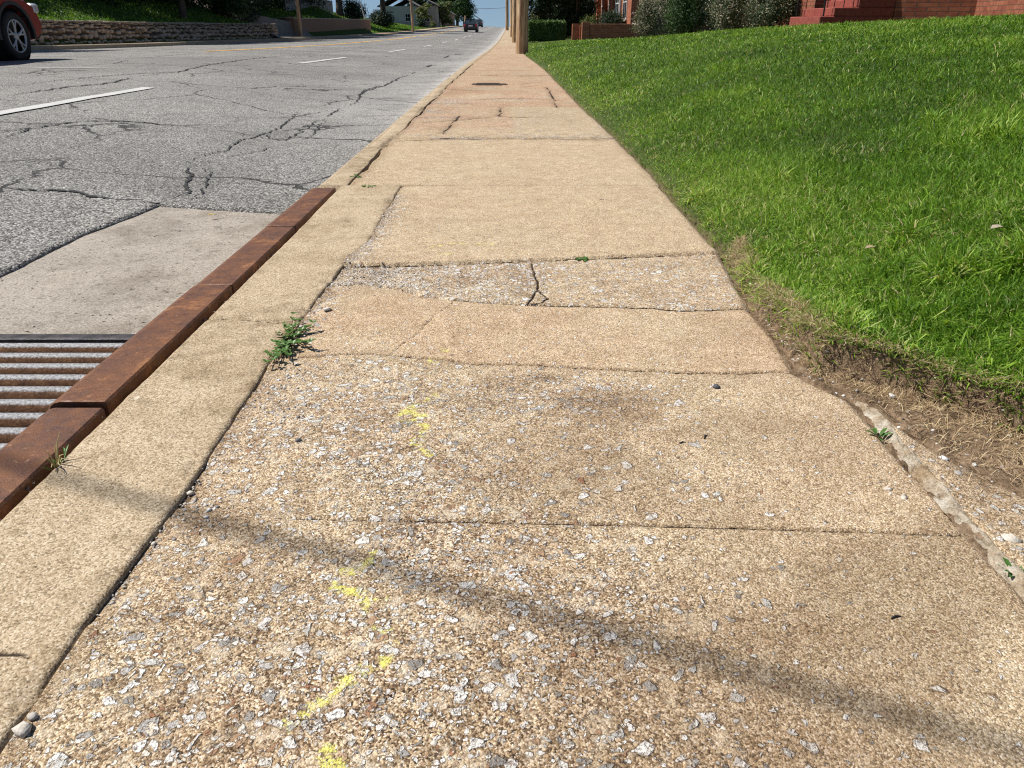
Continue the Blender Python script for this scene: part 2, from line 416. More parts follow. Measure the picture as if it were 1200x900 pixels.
def mat_brick(name, c1, c2, mortar, plane='yz', bw=.215, bh=.075, bumpd=.008):
    t = NT(name)
    s = t.n('SeparateXYZ', {0: t.co}).outputs
    u = s[1] if plane == 'yz' else s[0] if plane == 'xz' else t.addm(s[0], s[1])
    v = t.n('CombineXYZ', {0: u, 1: s[2], 2: 0.0}).outputs[0]
    b = t.n('TexBrick', {'Vector': v, 'Color1': (*c1, 1), 'Color2': (*c2, 1), 'Mortar': (*mortar, 1), 'Scale': 1.0, 'Mortar Size': .006, 'Mortar Smooth': .15, 'Bias': 0.0, 'Brick Width': bw, 'Row Height': bh})
    n = t.noise(9, 5, .65); n2 = t.noise(60, 4)
    c = t.mix(t.rng(n, .35, .75, 0, .75), b.outputs['Color'], t.mix(1.0, b.outputs['Color'], (.55, .48, .45), 'MULTIPLY'))
    c = t.mix(t.rng(n2, .6, .8, 0, .5), c, (.38, .28, .22))
    h = t.math('SUBTRACT', t.mul(n2, .3), b.outputs['Fac'])
    return t.principled(c, .9, 0, .2, t.bump(h, .9, bumpd))

def mat_stone():
    t = NT('fieldstone'); ti = t.attr('tint')
    c = t.ramp(ti, [(0, (.30, .23, .16)), (.3, (.52, .40, .28)), (.55, (.64, .52, .38)), (.8, (.58, .52, .44)), (1, (.70, .58, .42))])
    n = t.noise(18, 6, .7)
    c = t.mix(t.rng(n, .35, .7), t.mix(1.0, c, (.55, .52, .5), 'MULTIPLY'), c)
    return t.principled(c, .92, 0, .2, t.bump(n, .8, .02))

def mat_wood():
    t = NT('weathered_pole_wood')
    v = t.n('Mapping', {'Vector': t.co, 'Scale': (1, 1, .06)}).outputs[0]
    n = t.noise(34, 6, .75, v); n2 = t.noise(11, 4, .65, v); n3 = t.noise(1.2, 3)
    c = t.ramp(t.addm(t.mul(n, .55), t.mul(n2, .45)), [(.36, (.05, .025, .012)), (.44, (.22, .12, .06)), (.53, (.48, .32, .18)), (.66, (.70, .54, .37))])
    c = t.mix(t.rng(n3, .35, .65, 0, .5), c, t.mix(1.0, c, (.85, .9, 1.0), 'MULTIPLY'))
    return t.principled(c, .85, 0, .25, t.bump(n, .9, .012))

M = dict(
    walk=mat_sidewalk(), kerb=mat_kerb(), apron=mat_apron(), asphalt=mat_asphalt(),
    white=mat_paintline('white_road_paint', (.50, .49, .465)), yellow=mat_paintline('yellow_road_paint', (.86, .46, .04)),
    rust=mat_rust(), grate=mat_grate(), soil=mat_soil(), ridge=mat_ridge(), grass=mat_grass(), stone=mat_stone(), wood=mat_wood(),
    crack=plain('crack_filler', (.022, .021, .02), .8, var=.3, scale=40),
    bark=plain('bark', (.09, .065, .045), .95, var=.45, scale=9, bump=.03),
    mortar=plain('dark_mortar', (.075, .06, .048), .95, var=.3, scale=10, bump=.01),
    metal=plain('galvanised_wire', (.12, .12, .125), .5, .4),
)
GREEN = [(0, (.010, .028, .006)), (.4, (.025, .065, .011)), (.75, (.055, .115, .02)), (1, (.10, .17, .035))]
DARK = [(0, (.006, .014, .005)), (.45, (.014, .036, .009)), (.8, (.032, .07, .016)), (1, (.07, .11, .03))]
PALE = [(0, (.012, .03, .008)), (.40, (.045, .085, .025)), (.66, (.18, .18, .09)), (.85, (.50, .41, .28)), (1, (.62, .53, .40))]
YEL = [(0, (.04, .07, .015)), (.5, (.11, .15, .035)), (1, (.24, .24, .08))]
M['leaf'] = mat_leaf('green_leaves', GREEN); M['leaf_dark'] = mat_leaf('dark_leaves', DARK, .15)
M['leaf_pale'] = mat_leaf('pale_tipped_leaves', PALE); M['leaf_yellow'] = mat_leaf('yellow_green_leaves', YEL, .3)

# ================================================================== SETTING
def rows(a, b, f, mn=.003, mx=9.0):
    out = [a]
    while out[-1] < b:
        out.append(out[-1] + min(mx, max(mn, f(out[-1]))))
    out[-1] = b
    return np.array(out)

# left edge of the walk (ragged joint against the kerb strip) and right edge
JL = sorted([(gp(*p)[1], gp(*p)[0]) for p in [(-60, 970), (0, 882), (100, 737), (210, 590), (300, 455), (330, 404), (360, 368), (396, 322), (408, 303), (432, 286), (446, 262), (468, 226)]])
JL = [(-3.0, JL[0][1])] + JL + [(3.6, JL[-1][1])]
def x_left(Y):
    Y = np.asarray(Y, float)
    return np.interp(Y, [a for a, b in JL], [b for a, b in JL]) + .006 * (fbm(Y * 9, Y * 0 + 3.3, 5) - .5)
XR = [(-3, .652), (.9, .652), (1.31, .648), (1.37, .612), (1.43, .588), (1.61, .606), (1.81, .602), (2.1, .632), (2.32, .648), (3.7, .652), (4.9, .64), (6.7, .60), (10.4, .56),
      (13.5, .55), (15.3, .51), (20.7, .42), (25, .40), (60, .40), (900, .40)]
def x_right(Y):
    Y = np.asarray(Y, float)
    return np.interp(Y, [a for a, b in XR], [b for a, b in XR]) + .012 * (fbm(Y * 6, Y * 0 + 8.1, 6) - .5)
FOOT = sorted([(gp(*p)[1], gp(*p)[0]) for p in [(866, 335), (885, 372), (918, 408), (960, 430), (1030, 449), (1107, 473), (1200, 505)]])
FOOT = [(-3, 1.15), (.6, 1.12)] + FOOT + [(2.32, .665)]
def x_foot(Y):
    Y = np.asarray(Y, float)
    a = np.interp(Y, [p for p, q in FOOT], [q for p, q in FOOT]) + .035 * (fbm(Y * 11, Y * 0 + 1.7, 9) - .5)
    a = np.maximum(a, x_right(Y) + .012)
    return np.where(Y < 2.32, a, x_right(Y) + .012 + .02 * fbm(Y * 8, Y * 0, 3))

def jline(pts): return [gp(*p) for p in pts]
J1 = jline([(300, 606), (420, 608), (600, 612), (850, 617), (1000, 621), (1145, 626)])
J2 = jline([(352, 421), (400, 417), (430, 416), (500, 421), (560, 428), (640, 430), (700, 434), (830, 440), (945, 438)])
J3 = jline([(372, 337), (430, 336), (470, 341), (500, 350), (560, 356), (630, 360), (740, 362), (800, 366), (880, 364)])
J4 = jline([(400, 313), (450, 314), (520, 312), (640, 308), (740, 304), (850, 299)])
DIAG = jline([(458, 418), (490, 391), (512, 370), (538, 351)])
VERT = jline([(623, 311), (629, 330), (631, 343), (622, 352), (617, 360)])
VERT2 = jline([(631, 343), (641, 352), (636, 358), (617, 360)])
JS = [J1, J2, J3, J4]

def walk_near():
    ys = rows(-1.6, 3.395, lambda y: .05 if y < .42 else (y + .3) ** 2 / 1200, .0032, .05)
    us = np.linspace(0, 1, 380)
    Y = np.repeat(ys[:, None], len(us), 1)
    L = x_left(ys)[:, None]; Rr = x_right(ys)[:, None]
    X = L + (Rr - L) * us[None, :]
    # slab index
    idx = np.zeros(X.shape, int); fr = np.zeros(X.shape)
    for j in JS:
        dj = Y - np.interp(X, [p[0] for p in j], [p[1] for p in j])
        idx += (dj > 0).astype(int); fr += np.clip((dj + .004) / .010, 0, 1)
    off = np.interp(fr, [0, 1, 2, 3, 4], [0, .001, .004, .006, .013])
    Z = off + .006 * (fbm(X * 1.3, Y * 1.3, 21) - .5)
    Z += np.where(idx == 1, .004 * np.clip((Y - 1.2) / .3, -1, 1), 0)
    wob = .004 * (fbm(X * 40, Y * 40, 31) - .5)
    d = np.full(X.shape, 1.0); z0 = Z.copy()
    JX = X + .012 * (fbm(X * 28, Y * 28, 301) - .5) + .005 * (fbm(X * 90, Y * 90, 302) - .5); JY = Y + .012 * (fbm(X * 28, Y * 28, 303) - .5) + .005 * (fbm(X * 90, Y * 90, 304) - .5)
    for j, wid, dep in ((J1, .0035, .007), (J2, .0035, .007), (J3, .004, .008), (J4, .005, .012), (DIAG, .0018, .004), (VERT, .003, .007), (VERT2, .002, .005)):
        dj = pdist(JX, JY, j) if j is not J1 else pdist(X, Y, j)
        amp = np.clip(.15 + 1.5 * fbm(X * 5 + 3, Y * 5, 41), 0, 1)
        if j is J1: amp = amp * sstep(-.42, -.2, X)
        Z -= dep * amp * np.exp(-(np.abs(dj + wob) / wid) ** 2)
        d = np.minimum(d, dj + np.clip(.6 - amp, 0, 1) * .006 + (.0024 if j is DIAG else 0))
    # wear (exposed aggregate): the left half of the near slabs and the rough strip between J3 and J4
    def blob(px, rx, ry):
        c = gp(*px); return np.exp(-((X - c[0]) / rx) ** 2 - ((Y - c[1]) / ry) ** 2)
    wear = np.zeros(X.shape)
    for px, rx, ry, a in (((300, 720), .28, .26, .75), ((480, 800), .30, .2, .95), ((160, 860), .2, .2, .7), ((520, 650), .30, .16, .75), ((470, 560), .24, .18, .75), ((420, 480), .26, .22, .65), ((640, 470), .26, .12, .6),
                          ((660, 700), .16, .14, .65), ((860, 760), .2, .2, .25), ((720, 560), .2, .2, .3), ((600, 880), .3, .12, .75), ((280, 560), .12, .25, .45)):
        wear = np.maximum(wear, a * blob(px, rx, ry))
    wear *= np.where(idx <= 1, 1, .35) * (1 - .75 * sstep(.12, .5, X))
    rough = (idx == 3) * (.55 + .45 * sstep(.0, -.45, X) + .1)
    rough = np.where(X > .1, rough * .55, rough)
    wear = np.maximum(wear, rough)
    wear = np.maximum(wear, .8 * np.exp(-(pdist(X, Y, jline([(330, 400), (396, 322), (432, 286), (465, 228)])) / .05) ** 2) * (Y < 3.2))
    wear = np.clip(wear * (.45 + 1.0 * fbm(X * 7, Y * 7, 51)), 0, 1)
    Z += wear * .0035 * (fbm(X * 110, Y * 110, 61, 3) - .55) - (idx == 3) * sstep(.1, -.5, X) * .004
    Z += .0010 * (fbm(X * 60, Y * 60, 66, 3) - .5)
    # spalled corners along the left joint
    eL = X - x_left(Y)
    Z -= .006 * np.exp(-(eL / .028) ** 2) * sstep(.40, .62, fbm(X * 18, Y * 18, 71)) * (Y > .6) * .8
    Z -= .001 * np.exp(-(eL / .010) ** 2)
    eR = x_right(Y) - X
    Z -= .012 * np.exp(-(eR / .010) ** 2) * (.4 + fbm(X * 14, Y * 14, 72))
    stain = np.zeros(X.shape)
    for px, rx, ry, a in (((720, 470), .13, .05, .7), ((640, 445), .05, .02, .8), ((900, 500), .22, .06, .45), ((700, 590), .35, .05, .3), ((960, 520), .10, .12, .3), ((560, 470), .1, .05, .4), ((820, 700), .3, .1, .3),
                          ((250, 610), .07, .05, .7), ((870, 390), .10, .10, .25), ((430, 330), .05, .1, .4)):
        stain = np.maximum(stain, a * blob(px, rx, ry))
    stain = np.maximum(stain, .75 * np.exp(-(pdist(X, Y, J1) / .008) ** 2) * sstep(-.4, -.1, X))
    stain = np.maximum(stain, .55 * np.exp(-(pdist(X, Y, J2) / .009) ** 2))
    stain = np.maximum(stain, .6 * np.exp(-(eL / .022) ** 2)); stain = np.maximum(stain, .4 * np.exp(-(eR / .03) ** 2))
    paint = np.zeros(X.shape)
    for st, w_, a in (([(513, 462), (490, 475), (467, 487), (484, 494), (500, 500), (487, 517), (503, 534)], .014, .50), ([(480, 484), (492, 488)], .016, .62), ([(436, 652), (405, 672), (398, 690), (432, 710)], .018, .46), ([(400, 690), (430, 706)], .012, .72),
                      ([(440, 725), (450, 760), (448, 776)], .016, .40), ([(447, 773), (449, 776)], .009, .80), ([(425, 790), (395, 806), (365, 828), (335, 856)], .016, .48), ([(410, 796), (396, 806)], .010, .66), ([(384, 876), (388, 880)], .008, .7), ([(386, 893), (396, 896)], .010, .95),
                      ([(500, 296), (525, 291), (545, 290)], .012, .46), ([(556, 290), (576, 291)], .010, .58), ([(515, 303), (540, 302)], .010, .42), ([(600, 300), (618, 302)], .010, .38), ([(520, 410), (500, 432)], .02, .36)):
        paint = np.maximum(paint, a * np.exp(-(pdist(JX, JY, jline(st)) / w_) ** 2))
    stain = np.maximum(stain, .62 * sstep(-.25, .25, X) * (idx <= 1) * sstep(.36, .62, fbm(X * 3.2, Y * 3.8, 57)))
    tone = np.where(idx == 4, .22, .26) * np.ones(X.shape) + .22 * (idx == 2)
    heightfield('sidewalk', X, Y, Z, M['walk'], dict(wear=wear, stain=stain, paint=paint, crk=d, tone=np.clip(tone, 0, 1)), .06)
    return X, Y, Z
_o = walk_near()
WX, WY, WZ = _o
tag(bpy.data.objects['sidewalk'], kind='structure')

def x_kleft(Y):                            # joint between the far walk and its kerb
    Y = np.asarray(Y, float)
    return -.715 + .05 * (fbm(Y * 1.1, Y * 0 + .4, 14) - .5) * (Y < 14) + np.interp(Y, [0, 20, 60, 900], [0, 0, -.02, -.02])
def walk_far():
    ys = rows(3.397, 330, lambda y: (y + .3) ** 2 / 900, .011, 2.5)
    us = np.linspace(0, 1, 130)
    Y = np.repeat(ys[:, None], len(us), 1)
    L = x_kleft(ys)[:, None] + .006 + .022 * np.clip(fbm(ys * 5, ys * 0, 161) - .42, 0, 1)[:, None] * 2 * (ys < 16)[:, None]; Rr = x_right(ys)[:, None]
    X = L + (Rr - L) * us[None, :]
    js = [4.92, 6.15, 6.92, 7.35, 8.55, 10.05, 11.6, 13.2, 14.7, 16.3, 17.9, 19.6, 21.4, 23, 25, 27, 29, 31.5, 34, 36.5, 39, 42, 45, 48, 52, 56, 60, 65, 70, 76]
    Yj = Y - .03 * X
    d = np.full(X.shape, 1.0); idx = np.zeros(X.shape, int)
    for j in js:
        d = np.minimum(d, np.abs(Yj - j + .03 * (fbm(X * 4, Y * 0 + j, 15) - .5))); idx += Yj > j
    lines = [jline([(588, 127), (586, 138), (600, 140), (640, 139)]), jline([(640, 103), (647, 112), (653, 127)]), jline([(538, 137), (530, 148), (521, 160)]), jline([(590, 100), (612, 99), (636, 96)]), jline([(612, 103), (634, 101)])]
    lines += [jline(q) for q in ([(500, 146), (540, 143), (575, 140)], [(560, 118), (610, 116), (655, 119)], [(520, 106), (560, 108)], [(545, 88), (580, 87), (615, 89)], [(560, 79), (600, 78)], [(470, 168), (520, 166), (600, 165), (708, 166)])]
    for l in lines: d = np.minimum(d, pdist(X + .05 * (fbm(X * 9, Y * 9, 17) - .5), Y + .05 * (fbm(X * 9, Y * 9, 18) - .5), l) * .6)
    d = d * .42 + np.clip(.50 - fbm(X * 3, Y * 3, 16), 0, 1) * .008
    d = np.where(Y < 4.8, d + .002, d)
    d = np.where(Y < 3.45, np.maximum(d, .0030), d)
    slab = _hash(idx, idx * 0 + 3, 5)
    Z = P(Y) + .013 + .010 * (_hash(idx, idx * 0, 77) - .5) * sstep(3.4, 6, Y) + .012 * (fbm(X * 1.2, Y * .8, 81) - .5) * sstep(3.4, 4.5, Y) - .004 * np.exp(-(d / .006) ** 2)
    Z += .0015 * (fbm(X * 40, Y * 40, 82, 2) - .5)
    tone = np.clip(.22 + .72 * sstep(4.8, 5.6, Y) * (.65 + .5 * slab), 0, 1) * np.interp(Y, [0, 36, 42, 400], [1, 1, .25, .15])
    tone = np.where((idx == 1) & (X > .02), .1, tone)
    tone = np.where((idx == 2) & (X > .0), .0, tone)
    wear = .22 * fbm(X * 3, Y * 2, 83) * sstep(4.8, 5.4, Y) + .5 * np.exp(-((Yj - 4.95) / .12) ** 2) * (fbm(X * 9, Y * 9, 84) > .45)
    for px, rx, ry in (((490, 132), .25, .2), ((530, 120), .2, .3), ((600, 118), .3, .12), ((510, 140), .3, .1)):
        c = gp(*px); wear = np.maximum(wear, .95 * np.exp(-((X - c[0]) / rx) ** 2 - ((Y - c[1]) / ry) ** 2))
    stain = .55 * np.exp(-(d / .012) ** 2) + .35 * sstep(.5, .75, fbm(X * 1.5, Y * .7, 85)) * sstep(5, 6, Y)
    stain = np.maximum(stain, .6 * np.exp(-((X - L) / .03) ** 2)); stain = np.maximum(stain, .5 * np.exp(-((Rr - X) / .03) ** 2))
    stain = np.maximum(stain, .45 * _hash(idx, idx * 0 + 9, 6) * sstep(5, 6, Y) * fbm(X * 5, Y * 3, 86))
    c = gp(574, 99); ov = ((X - c[0]) / .225) ** 2 + ((Y - c[1]) / .30) ** 2 + .3 * (fbm(X * 14, Y * 14, 87) - .5); d = np.where(ov < 1, 0, d); Z = Z - .004 * (ov < 1)
    heightfield('sidewalk_far', X, Y, Z, M['walk'], dict(wear=wear, stain=stain, paint=X * 0, crk=d, tone=tone), .06)
walk_far(); tag(bpy.data.objects['sidewalk_far'], kind='structure')

# kerb strip behind the steel inlet, then the plain kerb
KX0, KX1, STEEL0, STEEL1 = -.737, -.842, -.868, -.752
def kerb_near():
    ys = rows(-1.6, 3.395, lambda y: .05 if y < .42 else (y + .3) ** 2 / 640, .005, .05)
    us = np.linspace(0, 1, 90)
    Y = np.repeat(ys[:, None], len(us), 1)
    L = (KX0 + .004 * (fbm(ys * 12, ys * 0, 91) - .5))[:, None]; Rr = x_left(ys)[:, None] - .001 - .003 * fbm(ys * 20, ys * 0, 92)[:, None]
    X = L + (Rr - L) * us[None, :]
    ja = jline([(240, 374), (290, 376), (345, 381)]); jb = jline([(-60, 772), (0, 769), (20, 769), (36, 771)])
    d = np.minimum(pdist(X, Y, ja) * .5, pdist(X, Y, jb) * .8)
    Z = .005 + .008 * sstep(2.4, 3.3, Y) - .010 * np.exp(-(pdist(X, Y, ja) / .004) ** 2) + .003 * (fbm(X * 3, Y * 3, 93) - .5) + .0012 * (fbm(X * 50, Y * 50, 94, 3) - .5) - .006 * np.exp(-(d / .0035) ** 2)
    eR = Rr - X; eL = X - L
    Z -= .004 * np.exp(-(eR / .003) ** 2) + .006 * np.exp(-(eL / .006) ** 2) + .008 * np.exp(-(eR / .02) ** 2) * sstep(.55, .75, fbm(X * 15, Y * 15, 95))
    stain = .5 * np.exp(-(eR / .02) ** 2) + .45 * np.exp(-(eL / .02) ** 2) + .35 * sstep(.5, .7, fbm(X * 5, Y * 4, 96))
    heightfield('kerb', X, Y, Z, M['kerb'], dict(crk=d, stain=np.clip(stain, 0, 1)), .12)
kerb_near(); tag(bpy.data.objects['kerb'], kind='structure')
def kerb_far():
    ys = rows(3.398, 330, lambda y: (y + .3) ** 2 / 700, .015, 2.5)
    sec = [(-.004, -.12), (.0, -.02), (.006, -.006), (.018, 0)]                   # front face and rounded arris, then the top
    xs = np.concatenate([[s[0] for s in sec], np.linspace(.03, 1, 16)])
    Y = np.repeat(ys[:, None], len(xs), 1)
    L = np.full(len(ys), KX1)[:, None]; Rr = x_kleft(ys)[:, None] - .004
    X = np.where(np.arange(len(xs))[None, :] < 4, L + xs[None, :], L + .02 + (Rr - L - .02) * (xs[None, :] - .03) / .97)
    dz = np.concatenate([[s[1] for s in sec], np.zeros(16)])[None, :]
    d = np.full(X.shape, 1.0)
    for j in np.arange(5.9, 120, 2.45): d = np.minimum(d, np.abs(Y - j - .02 * X))
    d = d * .6
    top = sstep(.01, .02, X - L)
    Z = P(Y) + .013 + dz + .005 * (fbm(X * 5, Y * 2, 97) - .5) * top - .01 * np.exp(-(d / .008) ** 2)
    Z -= .015 * np.exp(-((Rr - X) / .02) ** 2) * sstep(.5, .7, fbm(Y * 2.5, X * 8, 98))
    Z -= .02 * np.exp(-((X - L) / .03) ** 2) * sstep(.55, .75, fbm(Y * 1.7, X * 6, 99)) * top
    stain = .6 * np.exp(-((Rr - X) / .025) ** 2) + .4 * sstep(.5, .7, fbm(X * 4, Y * 1.5, 96))
    heightfield('kerb_far', X, Y, Z, M['kerb'], dict(crk=d, stain=np.clip(stain, 0, 1)), .1)
kerb_far(); tag(bpy.data.objects['kerb_far'], kind='structure')

# road with a crown; its far kerb bends towards us beyond the driveway
def far_kerb(Y):
    return np.interp(Y, [-50, 27, 49, 61, 79, 110, 900], [-16.2, -16.2, -15.0, -13.4, -11.3, -10.9, -10.9])
def crown(X):
    return np.where(X > -1.75, 0.0, 1.0) * np.where(X > -8, .24 * (1 - ((X + 8) / 6.25) ** 2), .24 - .10 * np.clip((-8 - X) / 8, 0, 1))
def road_z(X, Y): return P(Y) - .10 + crown(X)
def road():
    ys = rows(-6, 420, lambda y: .02 * (abs(y) + 3), .06, 6)
    us = np.concatenate([np.linspace(0, .7, 60), np.linspace(.7, 1, 60)[1:]])
    Y = np.repeat(ys[:, None], len(us), 1)
    L = far_kerb(ys)[:, None] - .1; X = L + (KX1 + .02 - L) * us[None, :]
    Z = road_z(X, Y) + .006 * (fbm(X * 1.2, Y * 1.2, 101) - .5)
    # hole under the gutter apron and grate: sink the sheet below them
    hole = (X > -1.80) & (Y < 3.48) & (Y > -2)
    Z = np.where(hole, Z - .5 * sstep(-1.80, -1.76, X) * 1.0, Z)
    e = KX1 - X
    pale = np.exp(-(e / (.16 + .01 * np.clip(Y, 0, 30))) ** 2) * sstep(4.5, 9, Y) * .9
    pale = np.maximum(pale, .30 * np.exp(-(e / 1.2) ** 2) * sstep(4, 8, Y))
    dark = .8 * np.exp(-((X + 5.6) / .5) ** 2) * sstep(6, 14, Y) * .4 + .5 * np.exp(-((X + 2.4) / .35) ** 2) * sstep(8, 20, Y) * .5
    c = gp(225, 215, -.1)
    dark = np.maximum(dark, .9 * np.exp(-((X - c[0]) / .22) ** 2 - ((Y - c[1]) / .3) ** 2))
    heightfield('road', X, Y, Z, M['asphalt'], dict(pale=np.clip(pale, 0, 1), dark=np.clip(dark, 0, 1)), .0)
road(); tag(bpy.data.objects['road'], kind='structure')

# asphalt edge lip round the apron: fine sheet with a ragged border
def asphalt_edge():
    # outer strip left of the apron and across its far end, butted to the sheet around the hole
    A = [(-1.675, -1.9), (-1.67, 1.4), gp(0, 322, -.1), gp(90, 278, -.1), gp(185, 240, -.1)]
    ys = rows(-1.9, 3.70, lambda y: .02, .02)
    xi = np.interp(ys, [a[1] for a in A] + [3.71], [a[0] for a in A] + [A[-1][0]]) + .02 * (fbm(ys * 9, ys * 0, 111) - .5)
    us = np.linspace(0, 1, 14)
    Y = np.repeat(ys[:, None], 14, 1); X = -1.90 + (xi[:, None] + 1.90) * us
    Z = road_z(X, Y) + .005 + .004 * (fbm(X * 20, Y * 20, 112) - .5) - .012 * (us[None, :] > .99) - .02 * (us[None, :] < .01)
    return X, Y, Z
X_, Y_, Z_ = asphalt_edge()
heightfield('road_edge', X_, Y_, Z_, M['asphalt'], dict(pale=X_ * 0, dark=X_ * 0), .1)
tag(bpy.data.objects['road_edge'], kind='structure')
def asphalt_end():
    xs = np.linspace(-1.665, KX1 + .01, 60)
    yi = np.interp(xs, [gp(185, 240, -.1)[0], gp(330, 249, -.1)[0], -.8], [gp(185, 240, -.1)[1], gp(330, 249, -.1)[1], 3.36]) + .02 * (fbm(xs * 14, xs * 0, 113) - .5)
    us = np.linspace(0, 1, 12)
    X = np.repeat(xs[None, :], 12, 0); Y = yi[None, :] + (3.74 - yi[None, :]) * us[:, None]
    Z = road_z(X, Y) + .0055 + .004 * (fbm(X * 20, Y * 20, 114) - .5) - .01 * (us[:, None] < .01)
    return X, Y, Z
X_, Y_, Z_ = asphalt_end()
heightfield('road_edge_end', X_, Y_, Z_, M['asphalt'], dict(pale=X_ * 0, dark=X_ * 0 + .5), .1)
tag(bpy.data.objects['road_edge_end'], kind='structure')

# gutter apron (pale concrete) beyond and before the grate
GY0, GY1, GX0, GX1 = 1.02, 1.905, -1.40, -.875
def apron(name, y0, y1, x0, x1):
    ys = np.linspace(y0, y1, max(4, int((y1 - y0) / .03))); xs = np.linspace(x0, x1, max(3, int((x1 - x0) / .03)))
    X, Y = np.meshgrid(xs, ys)
    Z = -.110 + .006 * (fbm(X * 3, Y * 3, 121) - .5) + .002 * (fbm(X * 40, Y * 40, 122) - .5)
    return heightfield(name, X, Y, Z, M['apron'], {}, .1)
for nm, a in (('gutter_apron', (GY1 + .012, 3.62, -1.72, -.86)), ('gutter_apron_front', (-1.9, GY0 - .012, -1.72, -.86)), ('gutter_apron_side', (GY0 - .010, GY1 + .010, -1.72, GX0 - .012))):
    tag(apron(nm, *a), kind='structure')

# ground sheet out to the horizon, terrain
def ground():
    ys = rows(-60, 900, lambda y: 4 if y < 260 else 20, 4, 20); xs = np.concatenate([np.linspace(-500, -40, 12), np.linspace(-36, 36, 19), np.linspace(40, 500, 12)])
    X, Y = np.meshgrid(xs, ys)
    return heightfield('ground', X, Y, P(Y) - .62 - .02 * np.clip(np.abs(X) - 40, 0, 999) * .05, M['soil'], dict(grassy=X * 0 + .8), 0)
tag(ground(), kind='structure')
# soil bed in the joints and under the steel
def bed():
    xs = np.linspace(-.90, 1.6, 60); ys = rows(-1.7, 12, lambda y: .05, .05)
    X, Y = np.meshgrid(xs, ys)
    Z = P(Y) - .0062 + .006 * (fbm(X * 25, Y * 25, 131) - .5)
    Z = np.where(X > -.40, Z - .02, Z)          # only the kerb joint is filled nearly flush
    Z = np.where(X < -.76, -.30, Z)
    return heightfield('joint_soil', X, Y, Z, M['soil'], dict(grassy=X * 0), .0)
tag(bed(), kind='structure')

# lawn terrain with its little eroded bank
_LR = [(-3, .95), (5, .90), (16.3, .79), (21.8, .66), (33.9, .44), (50, .32), (90, .3), (900, .3)]
def lawn_z(X, Y):
    xe = x_foot(Y); t = np.maximum(0, X - xe)
    bh = np.interp(Y, [-3, 1.5, 1.85, 2.2, 2.6, 900], [.070, .066, .050, .030, .020, .02]) * (.8 + .4 * fbm(X * 6, Y * 6, 141))
    s = np.where(Y < 2.1, .022, .04)
    z = P(Y) + bh * sstep(0, 1, t / s) + np.interp(Y, [a for a, b in _LR], [b for a, b in _LR]) * (1 - np.exp(-np.maximum(0, X - np.where(Y < 2.32, np.interp(Y, [-3, .8, 2.32], [1.05, .98, .66]), x_right(Y))) / 3.0))
    z = z + .018 * (fbm(X * 1.1, Y * 1.1, 142) - .5) * sstep(0, .6, t) + .010 * (fbm(X * 9, Y * 9, 143) - .5) * sstep(.01, .05, t)
    return z + np.where(t <= 0, .004 - .012 + .012 * (fbm(X * 12, Y * 12, 144) - .4) + .022 * (fbm(X * 45, Y * 45, 146, 3) - .5) - .02 * sstep(2.0, 2.5, Y), 0)
def lawn():
    ys = rows(-1.6, 75, lambda y: .008 if .3 < y < 2.6 else .02 if y < .4 else .012 * y, .008, 1.2)
    us = np.concatenate([np.linspace(-.02, .62, 134), np.linspace(.63, 1.5, 20), np.geomspace(1.6, 60, 70)])
    Y = np.repeat(ys[:, None], len(us), 1)
    X = (x_right(ys) + .004)[:, None] + us[None, :]
    t = X - x_foot(Y)
    g = sstep(.01, .05, t + .05 * (fbm(X * 25, Y * 25, 145) - .5))
    g = np.where(Y > 2.3, sstep(-.02, .02, t), g) * .9
    heightfield('lawn', X, Y, lawn_z(X, Y), M['soil'], dict(grassy=g), 0)
lawn(); tag(bpy.data.objects['lawn'], kind='structure')

# opposite side: kerb, walk and bank
def left_side():
    ys = rows(-10, 420, lambda y: 1.0 if y < 90 else 5, 1, 6)
    FK = far_kerb(ys)[:, None]
    sec = np.array([(0.02, -.16), (.0, -.02), (-.03, .02), (-.17, .02)])
    X = FK + sec[None, :, 0]; Y = np.repeat(ys[:, None], 4, 1)
    Z = road_z(FK, Y) + .13 + sec[None, :, 1]
    tag(heightfield('opposite_kerb', X[:, ::-1], Y, Z[:, ::-1], M['kerb'], dict(crk=X * 0 + 1, stain=X * 0 + .3), 0, smooth=False), kind='structure')
    xs = np.linspace(-.175, -1.55, 6)
    X = FK + xs[None, :]; Y = np.repeat(ys[:, None], 6, 1)
    Z = road_z(FK, Y) + .135 + 0 * X
    tag(heightfield('opposite_sidewalk', X[:, ::-1], Y, Z, M['walk'], dict(wear=X * 0, stain=X * 0 + .25, paint=X * 0, crk=X * 0 + 1, tone=X * 0 + .5), 0, smooth=False), kind='structure')
    xs = np.concatenate([np.linspace(1.55, 12, 26), np.geomspace(13, 120, 16)])
    Y = np.repeat(ys[:, None], len(xs), 1); X = FK - xs[None, :]
    Z = left_z(X, Y)
    tag(heightfield('opposite_lawn', X[:, ::-1], Y, Z[:, ::-1], M['soil'], dict(grassy=X * 0 + 1), 0), kind='structure')
def left_z(X, Y):
    t = far_kerb(Y) - X
    base = road_z(far_kerb(Y), Y) + .13
    wall = np.interp(Y, [-50, 55.2, 55.6, 61.0, 61.4, 77.8, 78.6, 900], [.80, .80, .02, .02, .95, .95, .05, .05])
    rise = np.interp(Y, [-50, 56, 58, 62, 79, 100, 140, 900], [2.3, 2.3, .6, 1.6, 2.6, 1.8, .8, .6])
    return base + wall * sstep(1.72, 1.98, t) + rise * sstep(1.7, 10, t) + .05 * (fbm(X * .6, Y * .6, 151) - .5)
left_side()

